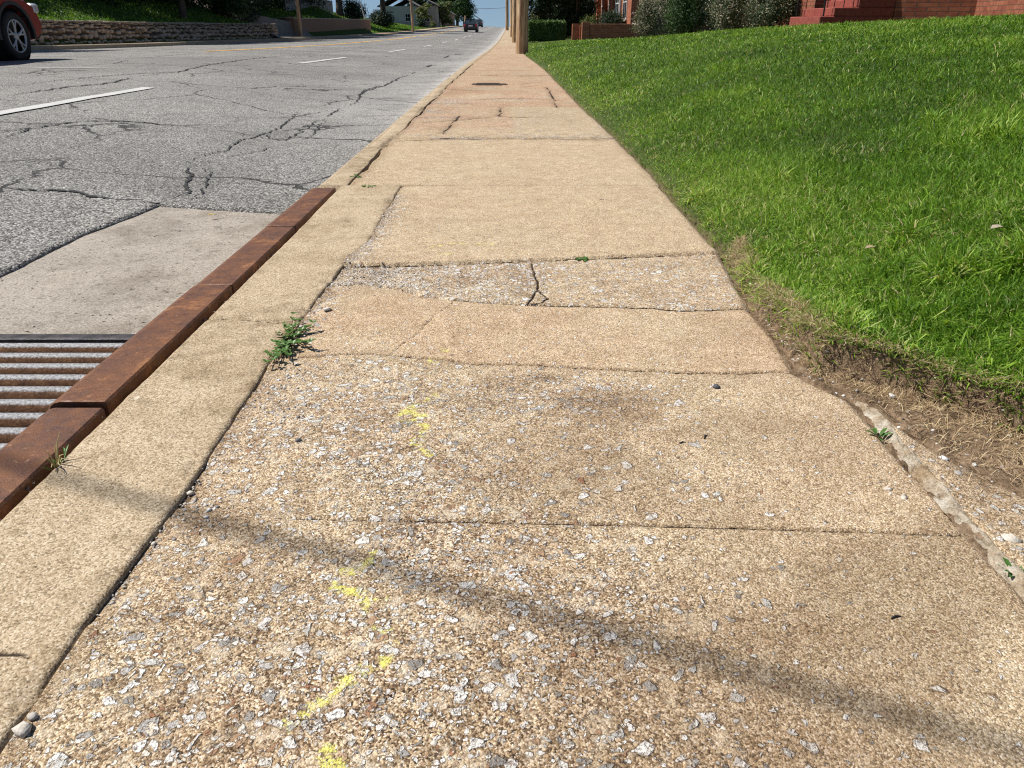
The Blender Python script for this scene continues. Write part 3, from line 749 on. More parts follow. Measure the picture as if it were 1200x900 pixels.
# ------------------------------------------------------------------ road markings and cracks
def ribbon(mb, pts, w, z_of, dz=.003, jag=.35, step=.03, taper=True, rnd=random):
    P2 = [Vector(p) for p in pts]; seq = []
    for a, b in zip(P2[:-1], P2[1:]):
        n = max(1, int((b - a).length / step))
        for i in range(n): seq.append(a + (b - a) * i / n)
    seq.append(P2[-1]); n = len(seq)
    if n < 2: return
    vs = []
    off = 0.0
    for i, p in enumerate(seq):
        t = (seq[min(i + 1, n - 1)] - seq[max(i - 1, 0)]).normalized(); nn = Vector((-t.y, t.x))
        off = off * .75 + rnd.gauss(0, 1) * jag * step * .5
        k = (min(1, 4 * min(i + .4, n - 1 - i + .4) / n) if taper else 1)
        a = w * k * (1 + jag * rnd.uniform(-1, 1)); b = w * k * (1 + jag * rnd.uniform(-1, 1))
        for q in (p + nn * (a + off), p - nn * (b - off)):
            vs.append((q.x, q.y, float(z_of(q.x, q.y)) + dz))
    mb.add(vs, [(2 * i + 1, 2 * i + 3, 2 * i + 2, 2 * i) for i in range(n - 1)])
def rp(x, y):                              # pixel on the crowned road
    z = -.1
    for _ in range(12):
        X, Y = gp(x, y, z); z = .5 * z + .5 * float(road_z(np.array(max(-16, X)), np.array(Y)))
    return gp(x, y, z)
cr = MB()
CR = [([(0, 163), (37, 150), (93, 143), (140, 142), (200, 147), (253, 152)], .010), ([(0, 220), (60, 223), (103, 230), (135, 234), (168, 237)], .010),
      ([(192, 239), (205, 233), (216, 225), (223, 214), (219, 195)], .016), ([(219, 195), (230, 187), (263, 177), (283, 165), (310, 157), (333, 147), (350, 130)], .011),
      ([(266, 157), (300, 161), (333, 165), (360, 150), (383, 138)], .011), ([(0, 103), (83, 93), (150, 87), (207, 85), (240, 77), (287, 70), (347, 64)], .013),
      ([(0, 113), (40, 108), (83, 102), (133, 97), (157, 90)], .013), ([(0, 147), (37, 148), (67, 147)], .007), ([(83, 77), (133, 75), (153, 70)], .012), ([(268, 185), (300, 178), (320, 173)], .008),
      ([(400, 127), (420, 120), (425, 107), (450, 101), (467, 92), (482, 87)], .020), ([(233, 238), (240, 222), (245, 205), (239, 196)], .007), ([(350, 166), (366, 158), (378, 140)], .008),
      ([(383, 138), (400, 127)], .012), ([(500, 79), (506, 76)], .05), ([(520, 68), (527, 65)], .05), ([(532, 64), (544, 63)], .06), ([(420, 126), (460, 131)], .006), ([(300, 112), (360, 116), (420, 119)], .006), ([(240, 137), (330, 139), (400, 142)], .005),
      ([(60, 260), (110, 247), (140, 252)], .004), ([(20, 190), (90, 186)], .004), ([(100, 178), (150, 172)], .004), ([(0, 155), (30, 151)], .012), ([(253, 152), (300, 160)], .006), ([(168, 237), (192, 239)], .010), ([(157, 90), (200, 86)], .010), ([(347, 64), (400, 60), (440, 55)], .014), ([(153, 70), (190, 66), (235, 62)], .014), ([(310, 157), (322, 163), (345, 164)], .007), ([(482, 87), (486, 84)], .012)]
for pts, w in CR: ribbon(cr, [rp(*p) for p in pts], w * (1.15 if len(pts) > 3 and pts[0][0] < 60 else .62), lambda a, b: road_z(np.array(a), np.array(b)), .006, .75, .022)
tag(cr.build('road_cracks', M['crack'], recalc=False), kind='structure')
mk = MB(); DX = -3.85
for d0, d1 in ((4.2, 8.2), (14.1, 17.9), (24.4, 28.0), (34.0, 37.5), (43.5, 47), (53, 56.5), (63, 66.5), (72, 75.5), (82, 85.5), (92, 95), (102, 105), (112, 116), (122, 126), (132, 138), (142, 160)):
    n = max(2, int((d1 - d0) / .5))
    ribbon(mk, [(DX, dY(d0 + (d1 - d0) * i / n)) for i in range(n + 1)], .062, lambda a, b: road_z(np.array(a), np.array(b)), .008, .06, .25, False)
for d0 in range(22, 150, 11):
    ribbon(mk, [(-11.0 if d0 < 55 else -9.6, dY(d0)), (-11.0 if d0 < 55 else -9.6, dY(d0 + 3))], .06, lambda a, b: road_z(np.array(a), np.array(b)), .010, .06, .4, False)
ribbon(mk, [rp(24, 79), rp(60, 80), rp(135, 80)], .03, lambda a, b: road_z(np.array(a), np.array(b)), .008, .2, .1)
tag(mk.build('lane_markings', M['white'], recalc=False), kind='structure')
my = MB()
for d0, d1 in ((19.2, 30), (30.4, 46), (47, 62), (64, 120)):
    n = int((d1 - d0) / .5)
    ribbon(my, [(-7.6, dY(d0 + (d1 - d0) * i / n)) for i in range(n + 1)], .075, lambda a, b: road_z(np.array(a), np.array(b)), .008, .06, .25, False)
tag(my.build('centre_line', M['yellow'], recalc=False), kind='structure')

# ================================================================== DRAIN INLET
def steel_section(y0, y1, label, dz):
    t = .02
    prof = [(STEEL1, 0.0 + dz), (STEEL1, -.10), (STEEL1 - .012, -.10), (STEEL1 - .012, -.10)]
    # top plate with rounded street side arris and a front apron
    pts = [(STEEL1, -.075), (STEEL1, -.004), (STEEL1 - .004, 0.0), (STEEL0 + .026, 0.0), (STEEL0 + .014, -.003), (STEEL0 + .006, -.009), (STEEL0 + .001, -.018), (STEEL0, -.03), (STEEL0, -.082), (STEEL0 + .014, -.082), (STEEL0 + .014, -.075)]
    mb = MB(); n = len(pts); vs = []
    for y, k in ((y0, .003), (y0 + .003, 0), (y1 - .003, 0), (y1, .003)):
        vs += [(x + (k if x < -.8 else -k) * .6, y, z - k * .6 + dz + .011) for x, z in pts]
    fs = [tuple(range(n)), tuple(range(4 * n - 1, 3 * n - 1, -1))]
    for i in range(3):
        for k in range(n):
            j = (k + 1) % n; fs.append((i * n + k, i * n + j, (i + 1) * n + j, (i + 1) * n + k))
    mb.add(vs, fs)
    o = mb.build('steel_kerb_plate', M['rust'])
    return tag(o, label, 'kerb plate', 'rusted steel kerb plates along the drain inlet')
YS = [gp(95, 479)[1], gp(255, 338)[1], gp(332, 268)[1], gp(396, 223)[1]]
steel_section(-.2, YS[0] - .007, 'rusty steel kerb plate nearest the camera, with dry grass sprouting behind it', -.004)
steel_section(YS[0] + .006, YS[1] - .006, 'long rusty steel kerb plate beside the bars of the drain grate', .002)
steel_section(YS[1] + .006, YS[2] - .006, 'rusty steel kerb plate beside the pale concrete apron, between two plate joints', -.001)
steel_section(YS[2] + .005, YS[3], 'short rusty steel kerb plate at the far end, where the plain concrete kerb begins', 0)
g = empty('drain_grate', ((GX0 + GX1) / 2, (GY0 + GY1) / 2, -.10), 0, 'rusty iron drain grate with worn bright bars in the gutter beside the steel kerb', 'drain grate')
gx, gy, gz = g.location
fr = MB()
W_, H_ = (GX1 - GX0) / 2, (GY1 - GY0) / 2
for a in ((-W_, W_, H_ - .035, H_), (-W_, W_, -H_, -H_ + .035), (-W_, -W_ + .04, -H_ + .0352, H_ - .0352), (W_ - .02, W_, -H_ + .0352, H_ - .0352)):
    fr.box(a[0], a[1], a[2], a[3], -.09, .006, .004)
fr.build('frame', plain('dark_iron', (.05, .045, .045), .55, .3, var=.4, scale=30, bump=.004), g)
k = 0; yb = H_ - .062
while yb > -H_ + .05:
    b = MB()
    # vane: rounded top, face sloping down towards us
    sec = [(.012, -.085), (.016, -.03), (.017, -.008), (.012, -.001), (.004, .001), (-.004, -.001), (-.010, -.007), (-.014, -.026), (-.016, -.050), (-.016, -.085)]
    n = len(sec); vs = []
    for x in np.linspace(-W_ + .041, W_ - .021, 9): vs += [(x, yb + p, q) for p, q in sec]
    fs = [tuple(range(n)), tuple(range(9 * n - 1, 8 * n - 1, -1))]
    for i in range(8):
        for q in range(n):
            j = (q + 1) % n; fs.append((i * n + q, i * n + j, (i + 1) * n + j, (i + 1) * n + q))
    b.add(vs, fs, True); b.build('bar', M['grate'], g); yb -= .066; k += 1
pit = MB()
pit.box(GX0 - .02, GX1 + .1, GY0 - .02, GY1 + .02, -.75, -.70)
tag(pit.build('drain_floor', plain('wet_mud', (.02, .016, .012), .5)), kind='structure')

# ================================================================== GRASS (stuff)
def blades(name, X, Y, Z, hgt, wid, tint, mat, lean=.55, curl=.5, dirs=None, label=None):
    n = len(X)
    a = RNG.uniform(0, 2 * np.pi, n) if dirs is None else dirs
    l = np.abs(RNG.normal(lean, .35, n)).clip(.05, 1.6)
    dx, dy = np.cos(a), np.sin(a)
    b = RNG.uniform(0, 2 * np.pi, n); wx, wy = np.cos(b), np.sin(b)
    def pt(t, lf):
        ang = l * (1 + curl * t) * lf
        hx = np.sin(ang) * hgt * t
        return np.stack([X + dx * hx, Y + dy * hx, Z + np.cos(np.minimum(ang, 1.5)) * hgt * t], 1)
    base = np.stack([X, Y, Z], 1); mid = pt(.55, .8); tip = pt(1.0, 1.0)
    w = np.stack([wx * wid, wy * wid, np.zeros(n)], 1)
    V = np.empty((n, 5, 3)); V[:, 0] = base - w * .4; V[:, 1] = base + w * .4; V[:, 2] = mid - w * .5; V[:, 3] = mid + w * .5; V[:, 4] = tip
    i = np.arange(n)[:, None] * 5
    q = i + np.array([0, 1, 3, 2]); t3 = i + np.array([2, 3, 4])
    o = np_mesh(name, V.reshape(-1, 3), [(4, q), (3, t3)], mat, None, dict(tint=np.repeat(tint, 5), hgt=np.tile([0, 0, .6, .6, 1.0], n)))
    return o
def lawn_grass():
    N = 760000
    u = RNG.random(N)
    d0, d1, e = 1.0, 46.0, -.45
    d = (d0 ** e + u * (d1 ** e - d0 ** e)) ** (1 / e)
    px = RNG.uniform(604, 1330, N)
    X = (px - VX) * d / F; Y = dY(d, .25)
    t = X - x_foot(Y)
    edge = np.where(Y > 2.15, -.012, .006) + .045 * (fbm(X * 22, Y * 22, 201) - .5)
    keep = (t > edge) & (X < 14) & (Y > .35)
    dens = np.where(t < .10, .6 + 4 * np.maximum(t, 0), 1) * np.where(fbm(X * 5, Y * 5, 202) < .30, .6, 1)
    keep &= RNG.random(N) < dens
    # house, steps and planting beds carry no lawn
    keep &= ~((X > 6.0) & (Y > 15.6) & (Y < 20)) & ~((X > 7.2) & (Y > 14.8)) & ~((Y > 41.5) & (X > .9)) & ~((X > 8.6) & (Y < 15.5) & (Y > 3))
    X, Y, d, t = X[keep], Y[keep], d[keep], t[keep]
    Z = lawn_z(X, Y) - .006
    n = len(X)
    patch = fbm(X * 2.2, Y * 2.2, 203); big = fbm(X * .45, Y * .45, 204)
    hgt = (.030 + .024 * patch) * RNG.uniform(.55, 1.35, n) * (1 + .25 * np.clip((d - 6) / 20, 0, 1))
    hgt = np.where(t < .25, hgt * (.70 + 1.2 * t), hgt)
    tuft = sstep(.66, .78, fbm(X * 7, Y * 7, 205)); hgt *= 1 + .8 * tuft
    wid = np.maximum(.0024 + .0014 * tuft, .00080 * d) * RNG.uniform(.7, 1.3, n)
    tint = .40 + .5 * (patch - .5) + .45 * (big - .5) + RNG.normal(0, .19, n) + .15 * tuft
    tint = np.where(t < .5, tint + .16 * (1 - t / .5), tint)
    dry = RNG.random(n) < (.02 + .10 * np.exp(-t / .15) + .06 * (fbm(X * 3, Y * 3, 206) > .64))
    tint = np.where(dry, RNG.uniform(.9, 1.0, n), np.clip(tint, 0, .88))
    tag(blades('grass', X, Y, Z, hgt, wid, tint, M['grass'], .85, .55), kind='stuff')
lawn_grass()
def crab_grass():                          # broad bright blades in tufts along the edge
    VX_, VY_, H, Wd, T, Dr = [], [], [], [], [], []
    for px, py, n, s in ((1000, 395, 26, .05), (960, 352, 22, .05), (930, 330, 16, .04), (1050, 330, 16, .06), (1075, 372, 26, .05), (1110, 400, 28, .05), (1150, 415, 22, .05), (1010, 345, 20, .05), (1140, 352, 16, .06), (1180, 430, 20, .04),
                         (980, 405, 18, .03), (965, 418, 14, .03), (1175, 380, 22, .06), (1090, 340, 16, .05), (880, 300, 12, .04), (1165, 300, 14, .06), (820, 215, 14, .06), (805, 190, 20, .1), (830, 180, 18, .1), (790, 140, 20, .15), (860, 170, 14, .1), (1110, 250, 10, .06), (1040, 280, 12, .06), (990, 250, 10, .06), (1060, 175, 10, .08), (1190, 330, 14, .06)):
        cx, cy = gp(px, py, .075)
        for _ in range(n):
            x, y = cx + random.gauss(0, s), cy + random.gauss(0, s)
            if x < float(x_foot(np.array(y))) + .015: continue
            a = random.uniform(0, 6.28); VX_.append(x); VY_.append(y); H.append(random.uniform(.035, .08)); Wd.append(random.uniform(.0032, .0055)); T.append(random.uniform(.55, .86)); Dr.append(a)
    X, Y = np.array(VX_), np.array(VY_)
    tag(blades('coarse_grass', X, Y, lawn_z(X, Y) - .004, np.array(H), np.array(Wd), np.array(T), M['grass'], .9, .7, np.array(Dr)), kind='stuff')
crab_grass()
def straw():                               # dead stems on the bare soil and roots hanging down the bank
    n = 17000
    Y = RNG.uniform(.3, 2.35, n); xr = x_right(Y); xf = x_foot(Y)
    X = xr + .02 + (xf + .03 - xr) * RNG.beta(2.2, 1.2, n)
    keep = fbm(X * 9, Y * 9, 211) > .40
    X, Y = X[keep], Y[keep]; n = len(X)
    Z = lawn_z(X, Y) + .002
    o = blades('straw', X, Y, Z, RNG.uniform(.008, .042, n), RNG.uniform(.0006, .0012, n), RNG.uniform(.55, 1.0, n), M['straw'], 1.35, .08)
    tag(o, kind='stuff')
    n = 2600
    Y = RNG.uniform(.3, 2.3, n); X = x_foot(Y) + RNG.uniform(.0, .04, n); Z = lawn_z(X, Y) + .004
    o = blades('bank_roots', X, Y, Z, RNG.uniform(.015, .05, n), RNG.uniform(.0008, .0016, n), RNG.uniform(.3, 1.0, n), M['straw'], 1.9, .4, RNG.normal(np.pi, .8, n))
    tag(o, kind='stuff')
def mat_straw():
    t = NT('dry_straw'); c = t.ramp(t.attr('tint'), [(0, (.10, .06, .03)), (.6, (.26, .17, .09)), (.9, (.48, .36, .20)), (1, (.70, .58, .36))])
    return t.principled(c, .8, 0, .2)
M['straw'] = mat_straw()
straw()
# far-side lawn
def far_grass():
    n = 60000
    Y = RNG.uniform(24, 130, n); t = 1.9 + RNG.beta(1, 1.6, n) * 14
    X = far_kerb(Y) - t
    keep = ~((Y > 55.0) & (Y < 61.6))
    X, Y = X[keep], Y[keep]; n = len(X)
    tint = np.clip(.42 + .4 * (fbm(X * .5, Y * .5, 221) - .5) + RNG.normal(0, .12, n), 0, .86)
    tag(blades('opposite_grass', X, Y, left_z(X, Y) - .01, RNG.uniform(.08, .18, n), RNG.uniform(.03, .07, n), tint, M['grass']), kind='stuff')
far_grass()

# ================================================================== PEBBLES, GRAVEL, WEEDS
def rock_verts(r, fl=.6, rnd=random):
    import bmesh
    bm = bmesh.new(); bmesh.ops.create_icosphere(bm, subdivisions=1, radius=1)
    for v in bm.verts: v.co = v.co * rnd.uniform(.55, 1.25)
    sx, sy, sz = rnd.uniform(.8, 1.35), rnd.uniform(.7, 1.1), fl * rnd.uniform(.7, 1.2)
    a = rnd.uniform(0, 6.28); ca, sa = math.cos(a), math.sin(a)
    vs = []
    for v in bm.verts:
        x, y, z = v.co.x * sx * r, v.co.y * sy * r, v.co.z * sz * r
        vs.append((x * ca - y * sa, x * sa + y * ca, z))
    fs = [tuple(v.index for v in f.verts) for f in bm.faces]; bm.free(); return vs, fs
def mat_pebble():
    t = NT('pebbles'); c = t.ramp(t.attr('tint'), [(0, (.05, .05, .055)), (.25, (.22, .22, .23)), (.55, (.44, .41, .37)), (.8, (.66, .60, .51)), (1, (.78, .76, .73))])
    n = t.noise(260, 4)
    return t.principled(t.mix(t.rng(n, .3, .7), t.mix(1.0, c, (.7, .69, .68), 'MULTIPLY'), c), .8, 0, .3, t.bump(n, .6, .002))
M['pebble'] = mat_pebble()
_wz_y = WY[:, 0]
def walk_z(x, y):
    i = min(len(_wz_y) - 1, int(np.searchsorted(_wz_y, y)))
    xs = WX[i]; return float(np.interp(x, xs, WZ[i]))
def gravel():
    V, Fs, T = [], [], []; b = 0
    def put(x, y, z, r, tint):
        nonlocal b
        vs, fs = rock_verts(r, .65)
        V.extend([(vx + x, vy + y, vz + z) for vx, vy, vz in vs]); Fs.extend([[b + i for i in f] for f in fs]); T.extend([tint] * len(vs)); b += len(vs)
    # along the kerb joint
    for _ in range(900):
        y = random.uniform(.35, 3.3); x = float(x_left(np.array(y))) + random.gauss(.004, .006)
        r = random.uniform(.0010, .0028) if random.random() < .9 else random.uniform(.003, .0055)
        put(x, y, random.uniform(-.009, -.001), r, random.betavariate(2, 1.5))
    for px, py, sx, sy, n in ((310, 470, .045, .07, 190), (335, 440, .04, .04, 90), (255, 560, .05, .08, 80), (240, 600, .03, .03, 40), (440, 320, .08, .03, 260), (480, 335, .06, .02, 160), (530, 346, .05, .015, 90), (620, 440, .06, .03, 60), (395, 335, .03, .04, 60), (1050, 560, .02, .03, 20), (362, 368, .02, .05, 90), (405, 310, .03, .05, 110), (428, 288, .02, .06, 80), (445, 264, .018, .08, 80), (458, 242, .015, .08, 60)):
        cx, cy = gp(px, py)
        for _ in range(n):
            x, y = random.gauss(cx, sx), random.gauss(cy, sy)
            if x < float(x_left(np.array(y))) + .004 or y > 3.3: continue
            r = random.uniform(.0010, .0034) if random.random() < .93 else random.uniform(.0035, .006)
            put(x, y, walk_z(x, y) + r * .05, r, random.betavariate(2.2, 1.1))
    # scattered chips standing a little proud of the worn slabs
    for _ in range(900):
        px, py = random.gauss(430, 190), random.uniform(440, 930)
        x, y = gp(px, py)
        if x < float(x_left(np.array(y))) + .01 or x > .6: continue
        r = random.uniform(.0010, .0022) if random.random() < .9 else random.uniform(.002, .0042)
        put(x, y, walk_z(x, y) - r * .3, r, random.choice([.9, 1, .95, .75, .85, .08]) * random.uniform(.85, 1))
    # behind the steel plates
    for _ in range(420):
        y = random.uniform(.3, 3.3); put(random.uniform(STEEL1 - .004, KX0 + .004), y, random.uniform(-.035, -.004), random.uniform(.0015, .005), random.betavariate(1, 2.2))
    # bare soil by the bank
    for _ in range(420):
        y = random.uniform(.35, 2.2); xr_, xf_ = float(x_right(np.array(y))), float(x_foot(np.array(y)))
        x = random.uniform(xr_ + .01, xf_ + .02); put(x, y, float(lawn_z(np.array(x), np.array(y))), random.uniform(.001, .0045), random.betavariate(2, 1.6))
    o = np_mesh('gravel', np.array(V), [(3, np.array(Fs))], M['pebble'], None, dict(tint=np.array(T)))
    tag(o, kind='stuff')
gravel()
def pebble(px, py, r, tint, label, z=None, fl=.7, group=None):
    x, y = gp(px, py)
    z0 = walk_z(x, y) if z is None else float(lawn_z(np.array(x), np.array(y)))
    vs, fs = rock_verts(r, fl)
    o = np_mesh('pebble', np.array(vs), [(3, np.array(fs))], M['pebble'], None, dict(tint=np.full(len(vs), tint)))
    o.location = (x, y, z0 + r * .3)
    return tag(o, label, 'pebble', group)
pebble(840, 457, .0075, .06, 'dark pebble lying alone on the sidewalk slab left of the bare soil', fl=.9)
pebble(28, 858, .010, .72, 'largest grey stone wedged in the kerb joint at the bottom left', fl=.6)
pebble(39, 842, .007, .6, 'smaller grey stone touching the big stone in the kerb joint', fl=.7)
pebble(378, 331, .013, .8, 'pale broken lump beside the kerb joint, left of the rough gravel strip', fl=.5)
pebble(384, 366, .013, .88, 'whitish lump on the sidewalk just above the leafy weed', fl=.5)
pebble(1108, 535, .009, .97, 'white rounded pebble on the brown soil right of the concrete ridge', z=1)
pebble(1143, 541, .006, .95, 'small white pebble on the soil right of the rounded white pebble', z=1)
pebble(932, 440, .010, .95, 'white stone at the sidewalk edge where the slab joint meets the soil', z=1)
pebble(1122, 555, .009, .5, 'grey speckled stone on the soil below the white rounded pebble', z=1)
pebble(1183, 635, .016, .75, 'pale flat stone by the right edge below the two small weeds', z=1)
pebble(350, 528 - 10, .006, .2, 'dark pebble on the worn slab left of the yellow paint')
pebble(1045, 463, .008, .93, 'pale stone on the dark soil just below the grass bank', z=1)
# concrete ridge along the right edge of the near slabs
def ridge():
    p = [gp(*q) for q in ((996, 462), (1030, 500), (1062, 540), (1100, 585), (1140, 628), (1185, 672), (1230, 722), (1300, 800), (1400, 930))]
    ys = rows(-.4, p[0][1], lambda y: .006, .006); q = sorted((b, a) for a, b in p)
    cx = np.interp(ys, [a for a, b in q], [b for a, b in q]) + .014
    us = np.linspace(-1, 1, 26)
    w = .011 + .008 * fbm(ys * 15, ys * 0, 231) + .012 * sstep(1.1, .7, ys)
    Y = np.repeat(ys[:, None], 26, 1); X = cx[:, None] + w[:, None] * us
    Z = -.010 + ((.014 - .005 * sstep(1.05, .7, ys)) * sstep(1.335, 1.26, ys))[:, None] * np.clip(1 - np.abs(us) ** 2.2, 0, 1) + .022 * (fbm(X * 75, Y * 30, 232) - .5) * (1 - np.abs(us) ** 4)
    o = heightfield('concrete_edge', X, Y, Z, M['ridge'], dict(crk=X * 0 + 1, stain=X * 0), .03)
    tag(o, kind='structure')
    # sandy crust between ridge and soil at the lower right
    ys = np.linspace(-.4, 1.22, 120); us = np.linspace(0, 1, 40)
    c2 = np.interp(ys, [a for a, b in q], [b for a, b in q]) + .022
    wd = np.interp(ys, [-.4, .6, .95, 1.1, 1.22], [.36, .30, .14, .055, .01]) * (.8 + .5 * fbm(ys * 9, ys * 0, 234))
    Y = np.repeat(ys[:, None], 40, 1); X = c2[:, None] + wd[:, None] * us
    Z = .003 + .010 * (fbm(X * 18, Y * 18, 235) - .5) - .016 * us[None, :] ** 3
    o = heightfield('sandy_crust', X, Y, Z, M['walk'], dict(wear=X * 0 + .25, stain=.35 * fbm(X * 9, Y * 9, 236) + .4 * us[None, :] ** 3, paint=X * 0, crk=X * 0 + 1, tone=X * 0 + .2), .03)
    tag(o, kind='structure')
ridge()

def leaf_shape(mb, base, d, up, L, W, fold=.25):
    d = Vector(d).normalized(); up = Vector(up).normalized(); s = d.cross(up)
    if s.length < 1e-4: s = Vector((1, 0, 0))
    s.normalize(); up = s.cross(d).normalized(); base = Vector(base)
    tip = base + d * L - up * L * .12; m1 = base + d * L * .3; m2 = base + d * L * .68 - up * L * .03
    vs = [base, m1 + s * W * .42 + up * W * fold, m1, m1 - s * W * .42 + up * W * fold, m2 + s * W * .45 + up * W * fold, m2, m2 - s * W * .45 + up * W * fold, tip]
    mb.add(vs, [(0, 2, 1), (0, 3, 2), (1, 2, 5, 4), (2, 3, 6, 5), (4, 5, 7), (5, 6, 7)], True)
def plain_leaf(name, a, b):
    t = NT(name); c = t.mix(t.noise(40, 3), a, b)
    d = t.n('BsdfPrincipled', {'Base Color': c, 'Roughness': .42, 'Specular IOR Level': .4}); tr = t.n('BsdfTranslucent', {'Color': c})
    mx = t.n('MixShader', {0: .25, 1: d.outputs[0], 2: tr.outputs[0]}); t.t.links.new(mx.outputs[0], t.out.inputs[0]); return t.m
M['weed'] = plain_leaf('weed_leaves', (.045, .13, .02), (.10, .21, .04)); M['weed_dark'] = plain_leaf('purslane_leaves', (.06, .14, .025), (.13, .24, .05))
M['weed_stem'] = plain('weed_stem', (.16, .09, .05), .6); M['dry'] = plain('dry_stem', (.50, .42, .20), .7, var=.3, scale=60)
def weed(px, py, n, L, W, label, mat='weed', flat=.3, z=None, name='weed'):
    x, y = gp(px, py)
    zz = walk_z(x, y) if z is None else z
    o = empty(name, (x, y, zz - .006), 0, label, 'weed')
    lf = MB(); st = MB()
    for i in range(n):
        a = 2.4 * i + random.uniform(-.4, .4); e = random.uniform(.1, .9) * (1 - flat) + .12
        d = Vector((math.cos(a) * math.cos(e), math.sin(a) * math.cos(e), math.sin(e))); k = random.uniform(.1, .5) * L
        p1 = d * k + Vector((0, 0, .008)); st.tube([(0, 0, 0), p1], [.0011, .0008], 5)
        leaf_shape(lf, p1, d, (0, 0, 1), L * random.uniform(.6, 1.1), W * random.uniform(.8, 1.2))
    lf.build('leaves', M[mat], o, False); st.build('stem', M['weed_stem'], o)
    return o
weed(1030, 510, 9, .024, .007, 'small green weed growing in the groove of the concrete ridge below the bare soil')
weed(1152, 627, 7, .019, .007, 'bright green weed sprouting at the right end of the slab joint')
weed(1190, 668, 8, .020, .007, 'green weed at the right edge of the photo, below the one at the slab joint')
weed(681, 307, 9, .020, .010, 'tiny flat weed in the long straight joint near the middle of the sidewalk', flat=.7)
weed(432, 222, 10, .030, .012, 'low flat weed in the joint beyond the far end of the steel kerb', flat=.75)
weed(418, 211, 7, .026, .010, 'small yellowish green weed in the kerb crack just past the steel kerb', flat=.6)
def purslane():
    x0, y0 = gp(338, 402); zz = 0.0
    o = empty('purslane_plant', (x0, y0, zz), 0, 'spreading leafy green weed with small round leaves growing out of the kerb joint', 'weed')
    lf = MB(); st = MB()
    ends = [(345, 380), (352, 388), (334, 388), (326, 402), (322, 412), (316, 424), (314, 434), (328, 428), (336, 424), (345, 414), (360, 392), (368, 390), (362, 412), (366, 413), (350, 402), (338, 415), (330, 418), (342, 395), (322, 433), (340, 430), (347, 384)]
    for ex, ey in ends:
        X, Y = gp(ex, ey); e = Vector((X - x0, Y - y0, random.uniform(.002, .012) + .006)); m = e * .5 + Vector((0, 0, .006)); root = Vector((random.uniform(-.006, .006), random.uniform(-.03, .03), .0))
        st.tube([root, m, e], [.0018, .0015, .001], 5)
        for s in range(4):
            c = root.lerp(e, .30 + .23 * s) + Vector((0, 0, .003 + .002 * s))
            for k in range(random.choice([4, 5, 6])):
                a = 2.4 * k + random.uniform(-.4, .4); u = random.uniform(.15, .9)
                leaf_shape(lf, c, (math.cos(a), math.sin(a), u), (0, 0, 1), random.uniform(.006, .014), random.uniform(.005, .009), .12)
    lf.build('leaves', M['weed_dark'], o, False); st.build('stem', M['weed_stem'], o)
purslane()
def sprout():
    x0, y0 = gp(66, 545); o = empty('grass_sprout', (x0, y0, -.012), 0, 'dry grass sprout standing in the gap behind the nearest steel plate', 'weed')
    lf = MB(); gr = MB()
    for ex, ey, z in ((50, 538, .03), (52, 528, .045), (66, 518, .05), (70, 506, .05), (60, 548, .012), (76, 532, .02), (72, 548, .006), (80, 538, .006)):
        X, Y = gp(ex, ey, z); e = Vector((X - x0, Y - y0, z + .012)); m = e * .55 + Vector((0, 0, .012))
        lf.tube([(0, 0, 0), m, e], [.0014, .0011, .0004], 5)
    lf.build('stem', M['dry'], o)
    for _ in range(9):
        a = random.uniform(0, 6.28); leaf_shape(gr, (random.uniform(-.004, .004), random.uniform(-.015, .03), .008), (math.cos(a) * .6, math.sin(a), .7), (0, 0, 1), random.uniform(.015, .028), .004)
    gr.build('leaves', M['weed'], o, False)
sprout()
def twig(px, py, L, a, label, col=(.04, .028, .02), z=None):
    x, y = gp(px, py); zz = walk_z(x, y) if z is None else z
    mb = MB(); d = Vector((math.cos(a), math.sin(a), 0)); s = Vector((-d.y, d.x, 0))
    mb.tube([-d * L / 2 + Vector((0, 0, .0012)), s * L * .12 + Vector((0, 0, .002)), d * L / 2 + Vector((0, 0, .0012))], [.0009, .0013, .0006], 6)
    o = mb.build('twig', M['crack'] if col[0] < .05 else M['dry']); o.location = (x, y, zz)
    tag(o, label, 'twig')
twig(1050, 724, .014, .3, 'short dark curved twig on the near right slab')
twig(827, 513, .016, 1.0, 'dark twig on the slab below the lone dark pebble')
twig(800, 520, .012, .2, 'tiny dark twig left of the other twig on the middle slab')
twig(705, 228 + 12, .02, .5, 'small dark twig on the smooth pale slab', z=.02)
def dead_leaf(px, py, label, col, z, L=.03):
    if z > 0:
        for _ in range(20):
            x, y = gp(px, py, z); z = .5 * z + .5 * (float(lawn_z(np.array(x), np.array(y))) + .035)
    x, y = gp(px, py, z); mb = MB(); leaf_shape(mb, (0, 0, .004), (1, .3, .08), (0, 0, 1), L, L * .5, .2)
    o = mb.build('fallen_leaf', plain('dead_leaf_' + str(px), col, .8, var=.3, scale=60), None, False); o.location = (x, y, z)
    tag(o, label, 'fallen leaf')
dead_leaf(243, 253, 'small yellow fallen leaf on the gutter concrete near its far edge', (.60, .45, .10), -.092)
dead_leaf(1160, 270, 'pale curled leaf lying on the grass near the right edge', (.40, .33, .25), .23, .05)
dead_leaf(1013, 293, 'light brown leaf on the grass right of the sidewalk', (.36, .27, .17), .13, .04)
dead_leaf(958, 50, 'pale brown leaf on the lawn below the red steps', (.40, .30, .2), .49, .12)
for i, (px, py, L) in enumerate(((230, 332, .02), (205, 362, .025), (165, 365, .018), (120, 330, .02), (263, 315, .016))):
    twig(px, py, L, random.uniform(0, 3), ['short dark twig on the gutter concrete, next to the steel kerb', 'dark twig on the gutter concrete close above the steel kerb corner', 'dark curled twig near the drain grate on the concrete', 'dark twig in the middle of the gutter concrete', 'smallest dark twig on the gutter concrete, highest of the five'][i], z=-.098)
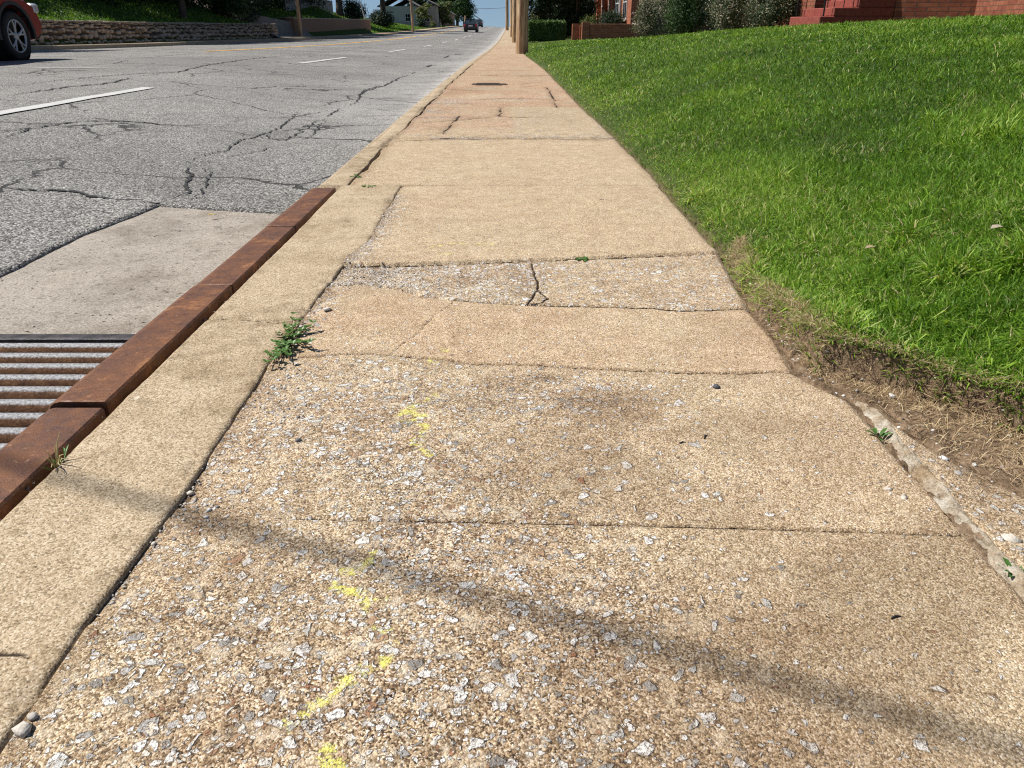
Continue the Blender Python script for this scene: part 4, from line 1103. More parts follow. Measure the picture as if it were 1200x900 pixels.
# ================================================================== PLANTS
def leaf_cloud(name, clumps, n, size, mat, parent, tint_mu=.5, tint_sd=.22, shell=.55, up=.3, aspect=.5):
    """clumps: (x,y,z,rx,ry,rz). Many small leaves gathered in tufts through each clump's volume."""
    P_, T_, N_ = [], [], []
    vol = np.array([c[3] * c[4] * c[5] for c in clumps]) ** .7; vol /= vol.sum()
    for c, w in zip(clumps, vol):
        k = max(30, int(n * w)); tufts = max(6, k // 26)
        dirs = RNG.normal(size=(tufts, 3)); dirs /= np.linalg.norm(dirs, axis=1)[:, None]
        rad = (shell + (1 - shell) * RNG.random(tufts)) * (1 + .22 * RNG.normal(size=tufts)).clip(.6, 1.4)
        tc = dirs * rad[:, None]; tt = RNG.normal(0, .13, tufts)
        which = RNG.integers(0, tufts, k)
        p = (tc[which] + RNG.normal(0, .16, (k, 3))) * np.array(c[3:6]) + np.array(c[:3])
        P_.append(p); T_.append(tint_mu + tt[which] + RNG.normal(0, tint_sd, k)); nn = dirs[which] + np.array([0, 0, up]) + RNG.normal(0, .75, (k, 3)); N_.append(nn)
    p = np.concatenate(P_); T = np.concatenate(T_).clip(0, 1); N = np.concatenate(N_); N /= np.linalg.norm(N, axis=1)[:, None]
    m = len(p); r = RNG.normal(size=(m, 3)); a = np.cross(N, r); a /= np.linalg.norm(a, axis=1)[:, None]; b = np.cross(N, a)
    s = (size * RNG.uniform(.6, 1.35, m))[:, None]
    V = np.empty((m, 4, 3)); V[:, 0] = p - a * s * .5; V[:, 1] = p + b * s * aspect * .5 + N * s * .08; V[:, 2] = p + a * s * .5 - N * s * .06; V[:, 3] = p - b * s * aspect * .5 + N * s * .08
    i = np.arange(m)[:, None] * 4
    return np_mesh(name, V.reshape(-1, 3), [(3, np.concatenate([i + np.array([0, 1, 2]), i + np.array([0, 2, 3])]))], mat, parent, dict(tint=np.repeat(T, 4)))
def stems(mb, base, n, h, spread, r=.03):
    for _ in range(n):
        a = random.uniform(0, 6.28); e = Vector((math.cos(a) * spread * random.uniform(.3, 1), math.sin(a) * spread * random.uniform(.3, 1), h * random.uniform(.7, 1)))
        m = e * .5 + Vector((random.uniform(-.1, .1), random.uniform(-.1, .1), .1)) * spread
        mb.tube([Vector(base), Vector(base) + m, Vector(base) + e], [r, r * .7, r * .3], 6)
def shrub(name, px, d, rx, ry, h, z0, n, size, mat, label, cat='shrub', group=None, mu=.5, lobes=5, up=.35):
    X = dX(px, d); Y = dY(d, z0)
    o = empty(name, (X, Y, z0), 0, label, cat, group)
    cl = []
    for k in range(lobes):
        a = 6.28 * k / lobes + random.uniform(-.4, .4); q = random.uniform(.25, .55)
        cl.append((math.cos(a) * rx * q, math.sin(a) * ry * q, h * random.uniform(.35, .62), rx * random.uniform(.5, .65), ry * random.uniform(.5, .65), h * random.uniform(.36, .46)))
    cl.append((0, 0, h * .30, rx * .92, ry * .92, h * .30)); cl.append((0, 0, h * .68, rx * .6, ry * .6, h * .32))
    leaf_cloud('foliage', cl, n, size, mat, o, mu, up=up)
    st = MB(); stems(st, (0, 0, -.05), 7, h * .8, rx * .6, .025); st.build('stems', M['bark'], o)
    return o
def gz_(px, d):
    X = np.array(dX(px, d)); Y = np.array(dY(d, .3)); return float(lawn_z(X, Y))
G_S = 'shrubs along the front of the houses'
shrub('flowering_shrub', 758, 31.5, .62, .7, 1.55, gz_(758, 31.5) - .02, 15000, .055, M['leaf_pale'], 'pale tipped shrub right beside the end of the brick planter wall', group=G_S, mu=.55)
shrub('flowering_shrub', 779, 36, .75, .8, 2.2, gz_(779, 36) - .02, 14000, .06, M['leaf_pale'], 'taller pale tipped shrub rising behind the deep green shrub and the planter end', group=G_S, mu=.52)
shrub('green_shrub', 800, 26.5, .74, .8, 2.1, gz_(800, 26.5) - .02, 22000, .05, M['leaf'], 'deep green rounded shrub between the pale tipped shrubs', group=G_S, mu=.5)
shrub('flowering_shrub', 853, 21.0, .62, .8, 1.6, gz_(853, 21) - .02, 20000, .045, M['leaf_pale'], 'pale tipped shrub in the middle of the bed, right of the deep green shrub', group=G_S, mu=.5)
shrub('flowering_shrub', 903, 18.3, .58, .7, 1.5, gz_(903, 18.3) - .02, 20000, .042, M['leaf_pale'], 'grey green shrub just left of the red porch steps', group=G_S, mu=.38)
shrub('gap_foliage', 832, 26, .6, .6, 1.7, gz_(832, 26) - .02, 9000, .05, M['leaf_dark'], 'very dark foliage standing in for the shaded gap between the green shrub and the middle pale shrub', group=G_S, mu=.35)  # dark leaves fill the gap between the shrubs, its shade put into their colour
o = shrub('clipped_bush', 716, 42, .95, .8, 1.25, zat(44, 42), 16000, .055, M['leaf_dark'], 'dark mounded bush growing inside the brick planter', mu=.45)
shrub('clipped_bush', 690, 43, .5, .5, 1.1, zat(44, 43), 7000, .055, M['leaf_yellow'], 'yellowish green bush at the left end of the brick planter', mu=.55)

# box hedge
def hedge():
    d = 40; z0 = zat(47.5, d); x0, x1 = dX(620, d), dX(662, d); Y0 = dY(d, 0)
    o = empty('box_hedge', ((x0 + x1) / 2, Y0 + .6, z0), 0, 'low clipped box hedge with a bright top beside the utility poles', 'hedge')
    hw, hd, h = (x1 - x0) / 2, .55, .80
    n = 26000; P_ = []
    f = RNG.random(n)
    u, v = RNG.uniform(-1, 1, n), RNG.uniform(-1, 1, n)
    p = np.empty((n, 3)); N = np.zeros((n, 3))
    top = f < .4; fr = (f >= .4) & (f < .75); sd = f >= .75
    p[top] = np.stack([u[top] * hw, v[top] * hd, np.full(top.sum(), h)], 1); N[top] = (0, 0, 1)
    p[fr] = np.stack([u[fr] * hw, np.full(fr.sum(), -hd), (v[fr] * .5 + .5) * h], 1); N[fr] = (0, -1, .2)
    sg = np.sign(u[sd]); p[sd] = np.stack([sg * hw, v[sd] * hd, (u[sd] * sg) * h], 1); N[sd] = np.stack([sg, 0 * sg, 0 * sg], 1)
    p += RNG.normal(0, .03, (n, 3)); p -= N * (np.abs(RNG.normal(0, .06, n)) * ~top)[:, None]; p[top, 2] += np.abs(RNG.normal(0, .045, top.sum()))
    N += RNG.normal(0, .6, (n, 3)); N /= np.linalg.norm(N, axis=1)[:, None]
    r = RNG.normal(size=(n, 3)); a = np.cross(N, r); a /= np.linalg.norm(a, axis=1)[:, None]; b = np.cross(N, a); s = RNG.uniform(.03, .06, n)[:, None]
    V = np.empty((n, 4, 3)); V[:, 0] = p - a * s; V[:, 1] = p + b * s * .6; V[:, 2] = p + a * s; V[:, 3] = p - b * s * .6
    np_mesh('foliage', V.reshape(-1, 3), [(4, np.arange(n)[:, None] * 4 + np.arange(4))], M['leaf'], o, dict(tint=np.repeat(np.clip(RNG.normal(.62, .2, n) + .3 * top, 0, 1), 4)))  # leaves on the top face tinted lighter, sunlight put into their colour
    c = MB(); c.box(-hw * .9, hw * .9, -hd * .85, hd * .85, 0, h * .88, .05); c.build('dark_core', plain('hedge_inside', (.012, .018, .007), .95, var=.4, scale=20), o)  # solid near-black block, shade of the hedge interior put into its colour
hedge()

def tree(name, x, y, z, h, cr, trunk_r, n, size, mat, label, low=.3, mu=.45, group=None, lean=0.0, lobes=9, sq=.75, cat='tree'):
    o = empty(name, (x, y, z), 0, label, cat, group)
    tb = MB(); top = Vector((lean, 0, h * .75))
    tb.tube([(0, 0, -.3), (.02, 0, h * .12), Vector((lean * .3, .05, h * .35)), top], [trunk_r * 1.3, trunk_r, trunk_r * .8, trunk_r * .25], 10)
    cl = []
    for k in range(lobes):
        a = 2.4 * k + random.uniform(-.3, .3); q = random.uniform(.35, .72); zz = h * (low + (1 - low) * (.18 + .62 * (k + .5) / lobes + random.uniform(-.06, .06)))
        c = Vector((math.cos(a) * cr * q + lean * zz / h, math.sin(a) * cr * q, zz))
        rr = cr * random.uniform(.36, .52)
        cl.append((*c, rr, rr, rr * sq))
        tb.tube([Vector((lean * .3, 0, h * min(low, .4) * random.uniform(.8, 1.4))), c * .6 + Vector((0, 0, zz * .28)), c], [trunk_r * .4, trunk_r * .25, trunk_r * .1], 6)
    leaf_cloud('crown', cl, n, size, mat, o, mu, shell=.35)
    tb.build('trunk', M['bark'], o)
    return o
# shade trees across the street
GL = 'shade trees on the bank across the street'
def lz(x, y): return float(left_z(np.array(float(x)), np.array(float(y)))) - .05
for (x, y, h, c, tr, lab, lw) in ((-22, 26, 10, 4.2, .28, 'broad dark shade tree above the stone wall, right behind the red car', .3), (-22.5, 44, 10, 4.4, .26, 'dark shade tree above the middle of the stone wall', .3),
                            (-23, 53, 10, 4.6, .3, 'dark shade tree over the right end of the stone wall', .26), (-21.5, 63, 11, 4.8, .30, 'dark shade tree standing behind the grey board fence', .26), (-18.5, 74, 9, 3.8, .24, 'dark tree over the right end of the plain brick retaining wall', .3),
                            (-18, 90, 11, 4.8, .34, 'large dark tree with a thick trunk on the sunlit bank, left of the slim pole', .34), (-15.5, 104, 11, 4.6, .34, 'large dark tree with a thick trunk right behind the slim pole', .34), (-18.6, 48.5, 7.5, 3.2, .18, 'young dark tree added to shade the bank over the right middle of the stone wall', .3), (-16.6, 67, 7.5, 3.0, .18, 'young dark tree added for shade over the brick retaining wall, in front of the board fence', .36),  # the two young trees are added to deepen the shade on the bank
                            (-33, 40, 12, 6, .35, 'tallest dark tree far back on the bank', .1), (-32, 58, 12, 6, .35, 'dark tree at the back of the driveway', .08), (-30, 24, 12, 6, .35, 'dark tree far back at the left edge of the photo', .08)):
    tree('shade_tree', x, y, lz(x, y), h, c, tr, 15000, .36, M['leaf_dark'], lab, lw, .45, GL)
GB = 'bushes under the trees across the street'
for i, (px, d, r, h, lab) in enumerate(((150, 45, 2.2, 2.0, 'dark bush in deep shade above the left part of the stone wall'), (215, 50, 2.4, 2.2, 'dark bush in deep shade above the middle of the stone wall'), (268, 50, 1.6, 1.7, 'leafy bush catching some sun near the right end of the stone wall'),
                                       (310, 66, 2.6, 2.6, 'dark bush at the back of the driveway between the two walls'), (345, 66, 1.6, 2.2, 'dark bush left of the grey board fence'), (415, 82, 1.7, 2.2, 'dark bush behind the right end of the brick retaining wall'), (447, 92, 1.8, 1.8, 'dark bush at the top of the sunlit bank'), (90, 42, 2.4, 2.2, 'dark bush above the stone wall closest to the red car'))):
    X, Y = dX(px, d), dY(d)
    shrub('understory_bush', px, d, r, r * .8, h, lz(X, Y), 9000, .13, M['leaf_dark'] if i != 2 else M['leaf'], lab, 'bush', GB, .42)  # sun and shade put into leaf colour: lighter material for the sunlit bush
cl = []
for i in range(46):
    y = 22 + 58 * i / 45 + random.uniform(-.6, .6)
    if 56.5 < y < 60.5: continue
    x = float(far_kerb(np.array(y))) - random.uniform(5.6, 7.5)
    cl.append((x, y, lz(x, y) + random.uniform(.8, 1.5), random.uniform(1.1, 1.7), 1.3, random.uniform(1.3, 2.0)))
for i in range(8): cl.append((-25 - i * .3, 56 + i, 1.8, 1.5, 1.3, 1.8))
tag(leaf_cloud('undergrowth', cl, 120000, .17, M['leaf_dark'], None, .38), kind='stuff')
tree('round_tree', dX(536, 185), dY(185), -.1, 12, 5.6, .3, 16000, .40, M['leaf'], 'big leafy green tree at the far crest, left of the sky', .06, .5)
tree('round_tree', dX(500, 190), dY(190), 0, 11, 5.2, .3, 9000, .42, M['leaf_dark'], 'dark leafy tree in the distance left of the yellow green tree', .1, .4)
tree('small_tree', dX(519, 140), dY(140), -.1, 5.2, 1.9, .12, 7000, .26, M['leaf_yellow'], 'small yellow green tree beside the far houses', .1, .55)
tree('small_tree', dX(496, 125), dY(125), -.1, 4.0, 1.3, .1, 4000, .22, M['leaf_yellow'], 'small golden tree in front of the pale far house', .25, .75)
shrub('round_bush', 493.5, 118, .85, .8, 1.2, .25, 3000, .13, M['leaf_dark'], 'round dark bush in front of the pale far house', 'bush')
shrub('round_bush', 507, 118, .5, .6, .8, .2, 2500, .12, M['leaf_yellow'], 'light green bush right of the round dark bush in the distance', 'bush')
# evergreens behind the hedge on our side
GE = 'dark evergreens behind the box hedge'
for px, d, h, r, lab in ((632, 47, 7, 1.5, 'dark evergreen right behind the box hedge, next to the poles'), (652, 50, 8, 1.8, 'tall dark evergreen behind the middle of the box hedge'), (676, 47, 6, 1.5, 'dark evergreen filling the gap between hedge and brick planter'), (668, 56, 9, 2.2, 'dark evergreen at the back, left of the brick house')):
    X, Y = dX(px, d), dY(d)
    tree('evergreen', X, Y, float(lawn_z(np.array(X), np.array(Y))), h, r, .15, 18000, .13, M['leaf_dark'], lab, -.18, .45, GE, lobes=12, sq=1.3)
shrub('yellow_bush', 626, 42.5, .25, .3, 1.25, zat(47, 42.5), 3000, .05, M['leaf_yellow'], 'slim sunlit bush squeezed between the near pole and the hedge', mu=.5)

# ================================================================== POLES AND CABLES
GP = 'wooden utility poles along the sidewalk'
def pole(px, d, r, ybase, label, group=GP, lean=0.0, h=9.5):
    X, Y = dX(px, d), dY(d); z = zat(ybase, d)
    mb = MB(); mb.tube([(0, 0, -.4), (0, 0, .02), (0.006, 0, .7), (lean * .4, 0, h * .4), (lean, 0, h)], [r * 1.05, r * 1.03, r, r * .93, r * .7], 20)
    o = mb.build('utility_pole', M['wood']); o.location = (X, Y, z)
    tag(o, label, 'utility pole', group); return o
p1 = pole(611.6, 22.9, .182, 62.6, 'nearest wooden utility pole, thick and sunlit, at the grass edge of the sidewalk', lean=.1)
p2 = pole(603.5, 46, .19, 50.3, 'second wooden utility pole, partly hidden behind the nearest one', lean=.05)
p3 = pole(600.2, 66, .19, 44.3, 'third wooden utility pole, a thin sliver left of the second')
p4 = pole(594.2, 115, .24, 35.6, 'farthest utility pole, standing alone against the sky')
pole(484, 88, .14, 35.3, 'slim grey utility pole on the sunlit bank across the street', None, -.25)
pole(352.5, 54.0, .13, 41.8, 'slim leaning grey trunk like pole in front of the brick retaining wall', None, -.12)
o = pole(545.5, 150, .20, 31.5, 'short pale post beside the distant dark car', None, 0, 2.0); o.name = 'wooden_post'; o['category'] = 'post'
def cable(pts, r, label, sag=.0, n=14):
    a, b = Vector(pts[0]), Vector(pts[1]); seq = []
    for i in range(n + 1):
        t = i / n; p = a.lerp(b, t); p.z -= sag * 4 * t * (1 - t); seq.append(p)
    mb = MB(); mb.tube(seq, r, 8)
    o = mb.build('overhead_cable', M['metal']); tag(o, label, 'cable'); return o
SUN_AZ = Vector((-.992, .125)).normalized(); SUN_EL = R(56)
# service drop whose blurred shadow crosses the near slabs: shadow line Y = .743 - .41 X
Hc = 4.6; off = Hc / math.tan(SUN_EL)
c0 = Vector((SUN_AZ.x * off, .743 + SUN_AZ.y * off, Hc)); dv = Vector((1, -.41, .0)).normalized()
cable([c0 - dv * 12, c0 + dv * 11], .0095, 'service cable overhead whose soft shadow crosses the nearest slabs')
cable([(dX(470, 230), dY(230), 5.4), (dX(594, 230), dY(230), 5.0)], .05, 'lower cable crossing the strip of sky above the far crest', .5)
cable([(dX(470, 235), dY(235), 7.6), (dX(594, 235), dY(235), 9.0)], .05, 'upper cable crossing the strip of sky above the far crest', .5)

# ================================================================== WALLS, FENCE
def stone_wall():
    y0, y1 = 20.0, 56.5
    Y_m = (y0 + y1) / 2
    o = empty('stone_wall', (0, Y_m, 0), 0, 'low dry stone retaining wall of rounded fieldstones across the street', 'wall')
    def wx(y): return float(far_kerb(np.array(y))) - 1.62
    def base(y): return float(road_z(np.array(float(far_kerb(np.array(y)))), np.array(y))) + .13
    core = MB()
    ys = np.arange(y0, y1 + .01, 1.0)
    vs = []
    for y in ys:
        for dx, dz in ((-.02, -.2), (-.02, .84), (-.42, .84), (-.42, -.2)): vs.append((wx(y) + dx, y - Y_m, base(y) + dz))
    n = len(ys); fs = [(0, 1, 2, 3), (4 * n - 1, 4 * n - 2, 4 * n - 3, 4 * n - 4)]
    for i in range(n - 1):
        for k in range(4): fs.append((4 * i + k, 4 * i + 4 + k, 4 * i + 4 + (k + 1) % 4, 4 * i + (k + 1) % 4))
    core.add(vs, fs); core.build('mortar_core', M['mortar'], o)
    def stones(name, zlo, zhi, hmin, hmax, wmin, wmax, depth):
        V, Fs, T = [], [], []; b = 0; z = zlo
        while z < zhi - .04:
            h = min(random.uniform(hmin, hmax), zhi - z); y = y0
            while y < y1:
                w = random.uniform(wmin, wmax); hh = h * random.uniform(.6, 1.3)
                yc = y + w / 2; zc = z + h / 2 + random.uniform(-.05, .05)
                k = 9; ring = []
                for i in range(k):
                    a = 6.283 * i / k; sx, sz = math.cos(a), math.sin(a); e = (abs(sx) ** 3 + abs(sz) ** 3) ** (-1 / 3) * random.uniform(.86, 1.0)
                    ring.append((sx * e * (w / 2 - .012), sz * e * (hh / 2 - .012)))
                X0 = wx(yc); zb = base(yc) + zc
                for dep, sc in ((-.08, 1.0), (depth * .5, .98), (depth, .72)):
                    for p, q in ring: V.append((X0 + dep + random.uniform(-.008, .008), yc + p * sc - Y_m, zb + q * sc))
                V.append((X0 + depth * 1.15, yc - Y_m, zb))
                for r_ in range(2):
                    for i in range(k): Fs.append((b + r_ * k + i, b + r_ * k + (i + 1) % k, b + r_ * k + k + (i + 1) % k, b + r_ * k + k + i))
                T3 = [(b + 2 * k + i, b + 2 * k + (i + 1) % k, b + 3 * k, b + 3 * k) for i in range(k)]
                Fs.extend(T3); T.extend([random.random()] * (3 * k + 1)); b += 3 * k + 1; y += w
            z += h
        q = [f for f in Fs if f[2] != f[3]]; t3 = [f[:3] for f in Fs if f[2] == f[3]]
        np_mesh(name, np.array(V), [(4, np.array(q)), (3, np.array(t3))], M['stone'], o, dict(tint=np.array(T)), True)
    stones('stones', -.02, .80, .14, .24, .14, .42, .08)
    cap = MB(); random_y = y0
    while random_y < y1:
        w = random.uniform(.35, .8); yc = random_y + w / 2
        cap.box(wx(yc) - .44, wx(yc) + .07, random_y - Y_m, random_y + w - .015 - Y_m, base(yc) + .80, base(yc) + .88 + random.uniform(-.015, .02), .02); random_y += w
    cap.build('capstones', plain('capstone', (.30, .25, .19), .9, var=.35, scale=3, bump=.02), o)
stone_wall()
def wall_line(name, pts, th, h, zb, mat, label, cat='wall', capmat=None, caph=.07):
    (xa, ya), (xb, yb) = pts; L = math.hypot(xb - xa, yb - ya); a = math.atan2(yb - ya, xb - xa)
    o = empty(name, (xa, ya, zb), a, label, cat)
    m = MB(); m.box(0, L, 0, th, -.4, h - (caph if capmat else 0)); m.build('masonry', mat, o)
    if capmat:
        m = MB(); m.box(-.03, L + .03, -.03, th + .03, h - caph + .002, h, .01); m.build('coping', capmat, o)
    return o
M['brick_brown'] = mat_brick('brown_brick', (.30, .18, .12), (.38, .24, .16), (.28, .23, .18), 'xz')
M['brick_red'] = mat_brick('red_brick', (.33, .10, .05), (.44, .16, .08), (.36, .27, .20), 'xyz')
M['brick_house'] = mat_brick('house_brick', (.25, .075, .045), (.37, .135, .075), (.13, .085, .065), 'xyz', .215, .078, .012)
M['coping'] = plain('coping_stone', (.42, .36, .27), .9, var=.25, scale=4, bump=.01)
bw0 = (dX(350, 55), dY(55)); bw1 = (dX(435, 72), dY(72))
wall_line('brick_retaining_wall', (bw0, bw1), .25, 1.26, zat(41.5, 60) - .05, M['brick_brown'], 'plain brown brick retaining wall right of the driveway across the street', capmat=M['coping'])
bwr = (dX(336, 58), dY(58) + 2.0)
wall_line('brick_return_wall', ((bw0[0] - 2.2, bw0[1] + 2.6), (bw0[0] - .02, bw0[1] + .10)), .25, 1.32, zat(41.5, 60) - .05, M['brick_brown'], 'short stepped brick wall turning back along the driveway', capmat=M['coping'])
def rubble_border():
    mb_v, mb_f, T = [], [], []; b = 0
    for i in range(34):
        t = i / 33; x = dX(303 + 34 * t, 62 - 6 * t); y = dY(62 - 6 * t); z = zat(33 + 8 * t, 62 - 6 * t)
        for k in range(3):
            vs, fs = rock_verts(random.uniform(.16, .30), .8)
            mb_v += [(vx + x, vy + y, vz + z - .1 + .24 * k) for vx, vy, vz in vs]; mb_f += [[b + j for j in f] for f in fs]; T += [random.random()] * len(vs); b += len(vs)
    o = np_mesh('rubble_wall', np.array(mb_v), [(3, np.array(mb_f))], M['stone'], None, dict(tint=np.array(T)))
    tag(o, 'low rubble stone border along the driveway, between the stone wall and the brick walls', 'wall')
rubble_border()
def driveway():
    ys = np.linspace(55.3, 61.4, 12); us = np.linspace(0, 1, 14)
    Y = np.repeat(ys[:, None], 14, 1); X = far_kerb(ys)[:, None] - .2 - us[None, :] * 11
    heightfield('driveway', X[:, ::-1], Y, left_z(X, Y)[:, ::-1] + .05, M['apron'], {}, .0)
driveway(); tag(bpy.data.objects['driveway'], kind='structure')
def fence():
    x0, y0, x1, y1 = dX(338, 62), dY(62), dX(392, 76), dY(76)
    L = math.hypot(x1 - x0, y1 - y0); a = math.atan2(y1 - y0, x1 - x0); z = zat(20, 66)
    o = empty('board_fence', (x0, y0, z), a, 'weathered grey board fence in the shade above the brick retaining wall', 'fence')
    m = MB(); x = 0
    while x < L: m.box(x, x + .135, -.012, .012, -.4, 1.5 + random.uniform(-.03, .03)); x += .15
    m.build('boards', plain('grey_boards', (.22, .215, .21), .9, var=.3, scale=3), o)
    m = MB(); m.box(0, L, .014, .05, .2, .29); m.box(0, L, .014, .05, 1.1, 1.19); m.build('rails', plain('grey_rails', (.18, .175, .17), .9), o)
    x = 0
    while x < L: m = MB(); m.box(x, x + .09, .052, .14, -.4, 1.5); m.build('post', plain('grey_post', (.18, .175, .17), .9), o); x += 2.4
fence()
mb = MB(); mb.tube([(0, 0, 0), (-.35, .1, 1.5)], [.06, .05], 10); o = mb.build('leaning_post', plain('white_post', (.55, .53, .5), .7)); o.location = (dX(428, 71), dY(71) + .6, zat(25, 71)); tag(o, 'pale leaning post behind the right end of the brick retaining wall', 'post')

# brick planter in front of the brick house
def planter():
    d = 38; z0 = zat(47.6, d) - .05; Xa = dX(686, d); Xb = dX(742, d) + .4; Y0 = dY(d)
    o = empty('brick_planter', (Xa, Y0, z0), 0, 'low red brick planter wall with two end piers in front of the brick house', 'planter')
    L = Xb - Xa
    m = MB(); m.box(.2, L, 0, .22, -.3, .74); m.build('wall', M['brick_red'], o)
    m = MB(); m.box(.2, L, 2.6, 2.82, -.3, .74); m.build('wall', M['brick_red'], o)
    m = MB(); m.box(.0, L + .02, -.03, .25, .742, .80, .008); m.build('coping', plain('brick_coping', (.36, .16, .10), .9, var=.35, scale=8, bump=.01), o)
    for x, y, h in ((-.18, -.04, .88), (-.62, .5, .80)):
        m = MB(); m.box(x, x + .36, y, y + .36, -.3, h, .005); m.build('pier', M['brick_red'], o)
    m = MB(); m.box(-.26, -.05, .33, 2.6, -.3, .72); m.build('end_wall', M['brick_red'], o)
    m = MB(); m.box(-.04, L, .22, 2.6, .2, .62); m.build('earth', plain('planter_earth', (.05, .035, .022), .95, var=.4, scale=20, bump=.02), o)
planter()

# ================================================================== HOUSES
glass = NT('window_glass').principled((.03, .04, .05), .08, 0, .8)
def window_on(parent, M4, w, h, framecol):
    """window in a wall: local plane x (right) z (up), wall outside towards -y"""
    f = MB()
    t = .07
    for a in ((-w / 2, w / 2, h - t, h), (-w / 2, w / 2, 0, t), (-w / 2, -w / 2 + t, t, h - t), (w / 2 - t, w / 2, t, h - t), (-.02, .02, t, h - t), (-w / 2 + t, -.021, h / 2 - .02, h / 2 + .02), (.021, w / 2 - t, h / 2 - .02, h / 2 + .02)):
        f.box(a[0], a[1], -.05, .04, a[2], a[3], 0, M4)
    fr = f.build('window', framecol, parent)
    g = MB(); g.box(-w / 2 + t, w / 2 - t, .0, .015, t, h - t, 0, M4); g.build('pane', glass, fr)
    s = MB(); s.box(-w / 2 - .08, w / 2 + .08, -.12, .02, -.09, -.002, 0, M4); s.build('sill', M['coping'], fr)
white_frame = plain('white_frame', (.70, .68, .65), .5, var=.08)
def roof_gable(mb, x0, x1, y0, y1, z, h, ov=.4):
    xm = (x0 + x1) / 2
    vs = [(x0 - ov, y0 - ov, z), (xm, y0 - ov, z + h), (x1 + ov, y0 - ov, z), (x0 - ov, y1 + ov, z), (xm, y1 + ov, z + h), (x1 + ov, y1 + ov, z)]
    vs += [(a, b, c - .15) for a, b, c in vs]
    mb.add(vs, [(0, 1, 4, 3), (1, 2, 5, 4), (6, 9, 10, 7), (7, 10, 11, 8), (0, 3, 9, 6), (2, 8, 11, 5), (0, 6, 7, 1), (1, 7, 8, 2), (3, 4, 10, 9), (4, 5, 11, 10)])
shingle = plain('roof_shingles', (.11, .095, .085), .9, var=.35, scale=5, bump=.02)
def house_far():
    y0, y1 = dY(40), dY(58); z0 = zat(46, 46)
    o = empty('brick_house', (6.2, y0, z0), 0, 'red brick house with tall white windows beyond the planter', 'house')
    D = y1 - y0; h = 6.4
    m = MB(); m.box(0, 9, 0, D, -.5, h); m.build('wall', M['brick_red'], o)
    m = MB(); roof_gable(m, 0, 9, 0, D, h + .002, 3); m.build('roof', shingle, o)
    for y, w in ((2.2, 1.5), (5.6, 1.7), (9.2, 1.2), (13.2, 1.4), (17, 1.3)):
        for zz in (1.05, 3.9):
            window_on(o, Matrix.Translation((0, y, zz)) @ Matrix.Rotation(-math.pi / 2, 4, 'Z'), w, 1.7, white_frame)
    m = MB(); m.tube([(-.08, 3.8, -.2), (-.08, 3.8, h)], .06, 8); m.build('downspout', plain('downspout', (.45, .46, .47), .5, .3), o)
    for y in (7.4, 11.2, 15.0): m = MB(); m.box(-.25, -.003, y - .3, y + .3, -.5, h, .01); m.build('pilaster', M['brick_red'], o)
house_far()
def house_near():
    # plinth walls and porch steps at the right; faces towards the street are in the sun
    d = 15.0; X0 = dX(1046, d); Y0 = dY(d, .7); z0 = .55
    o = empty('near_house', (X0, Y0, z0), 0, 'red brick house wall and porch at the top right of the lawn', 'house')
    m = MB()
    B = [(0, 0), (dX(1140, 14.55) - X0, dY(14.55, .7) - Y0), (dX(1300, 10.5) - X0, dY(10.5, .7) - Y0 - 3.0)]
    # L-shaped wall as one ring of outer faces, 3.3 m tall
    ring = [(-.75, 6.5), (-.75, 2.25), (0, 2.25), (0, 0), B[1], (B[1][0] - 1.3, B[1][1] - 6.5), (B[1][0] + 7, B[1][1] - 6.5), (B[1][0] + 7, 6.5)]
    vs = [(x, y, z) for z in (-.4, 3.3) for x, y in ring]; n = len(ring)
    m.add(vs, [tuple(range(n - 1, -1, -1)), tuple(range(n, 2 * n))] + [(i, (i + 1) % n, n + (i + 1) % n, n + i) for i in range(n)]); m.build('wall', M['brick_house'], o)
    m = MB(); roof_gable(m, 0, B[1][0] + 7, B[1][1] - 6.5, 6.5, 3.302, 2.4); m.build('roof', shingle, o)
    return o, X0, Y0
nh, NX, NY = house_near()
M['iron'] = plain('black_iron', (.015, .018, .016), .5, .3)
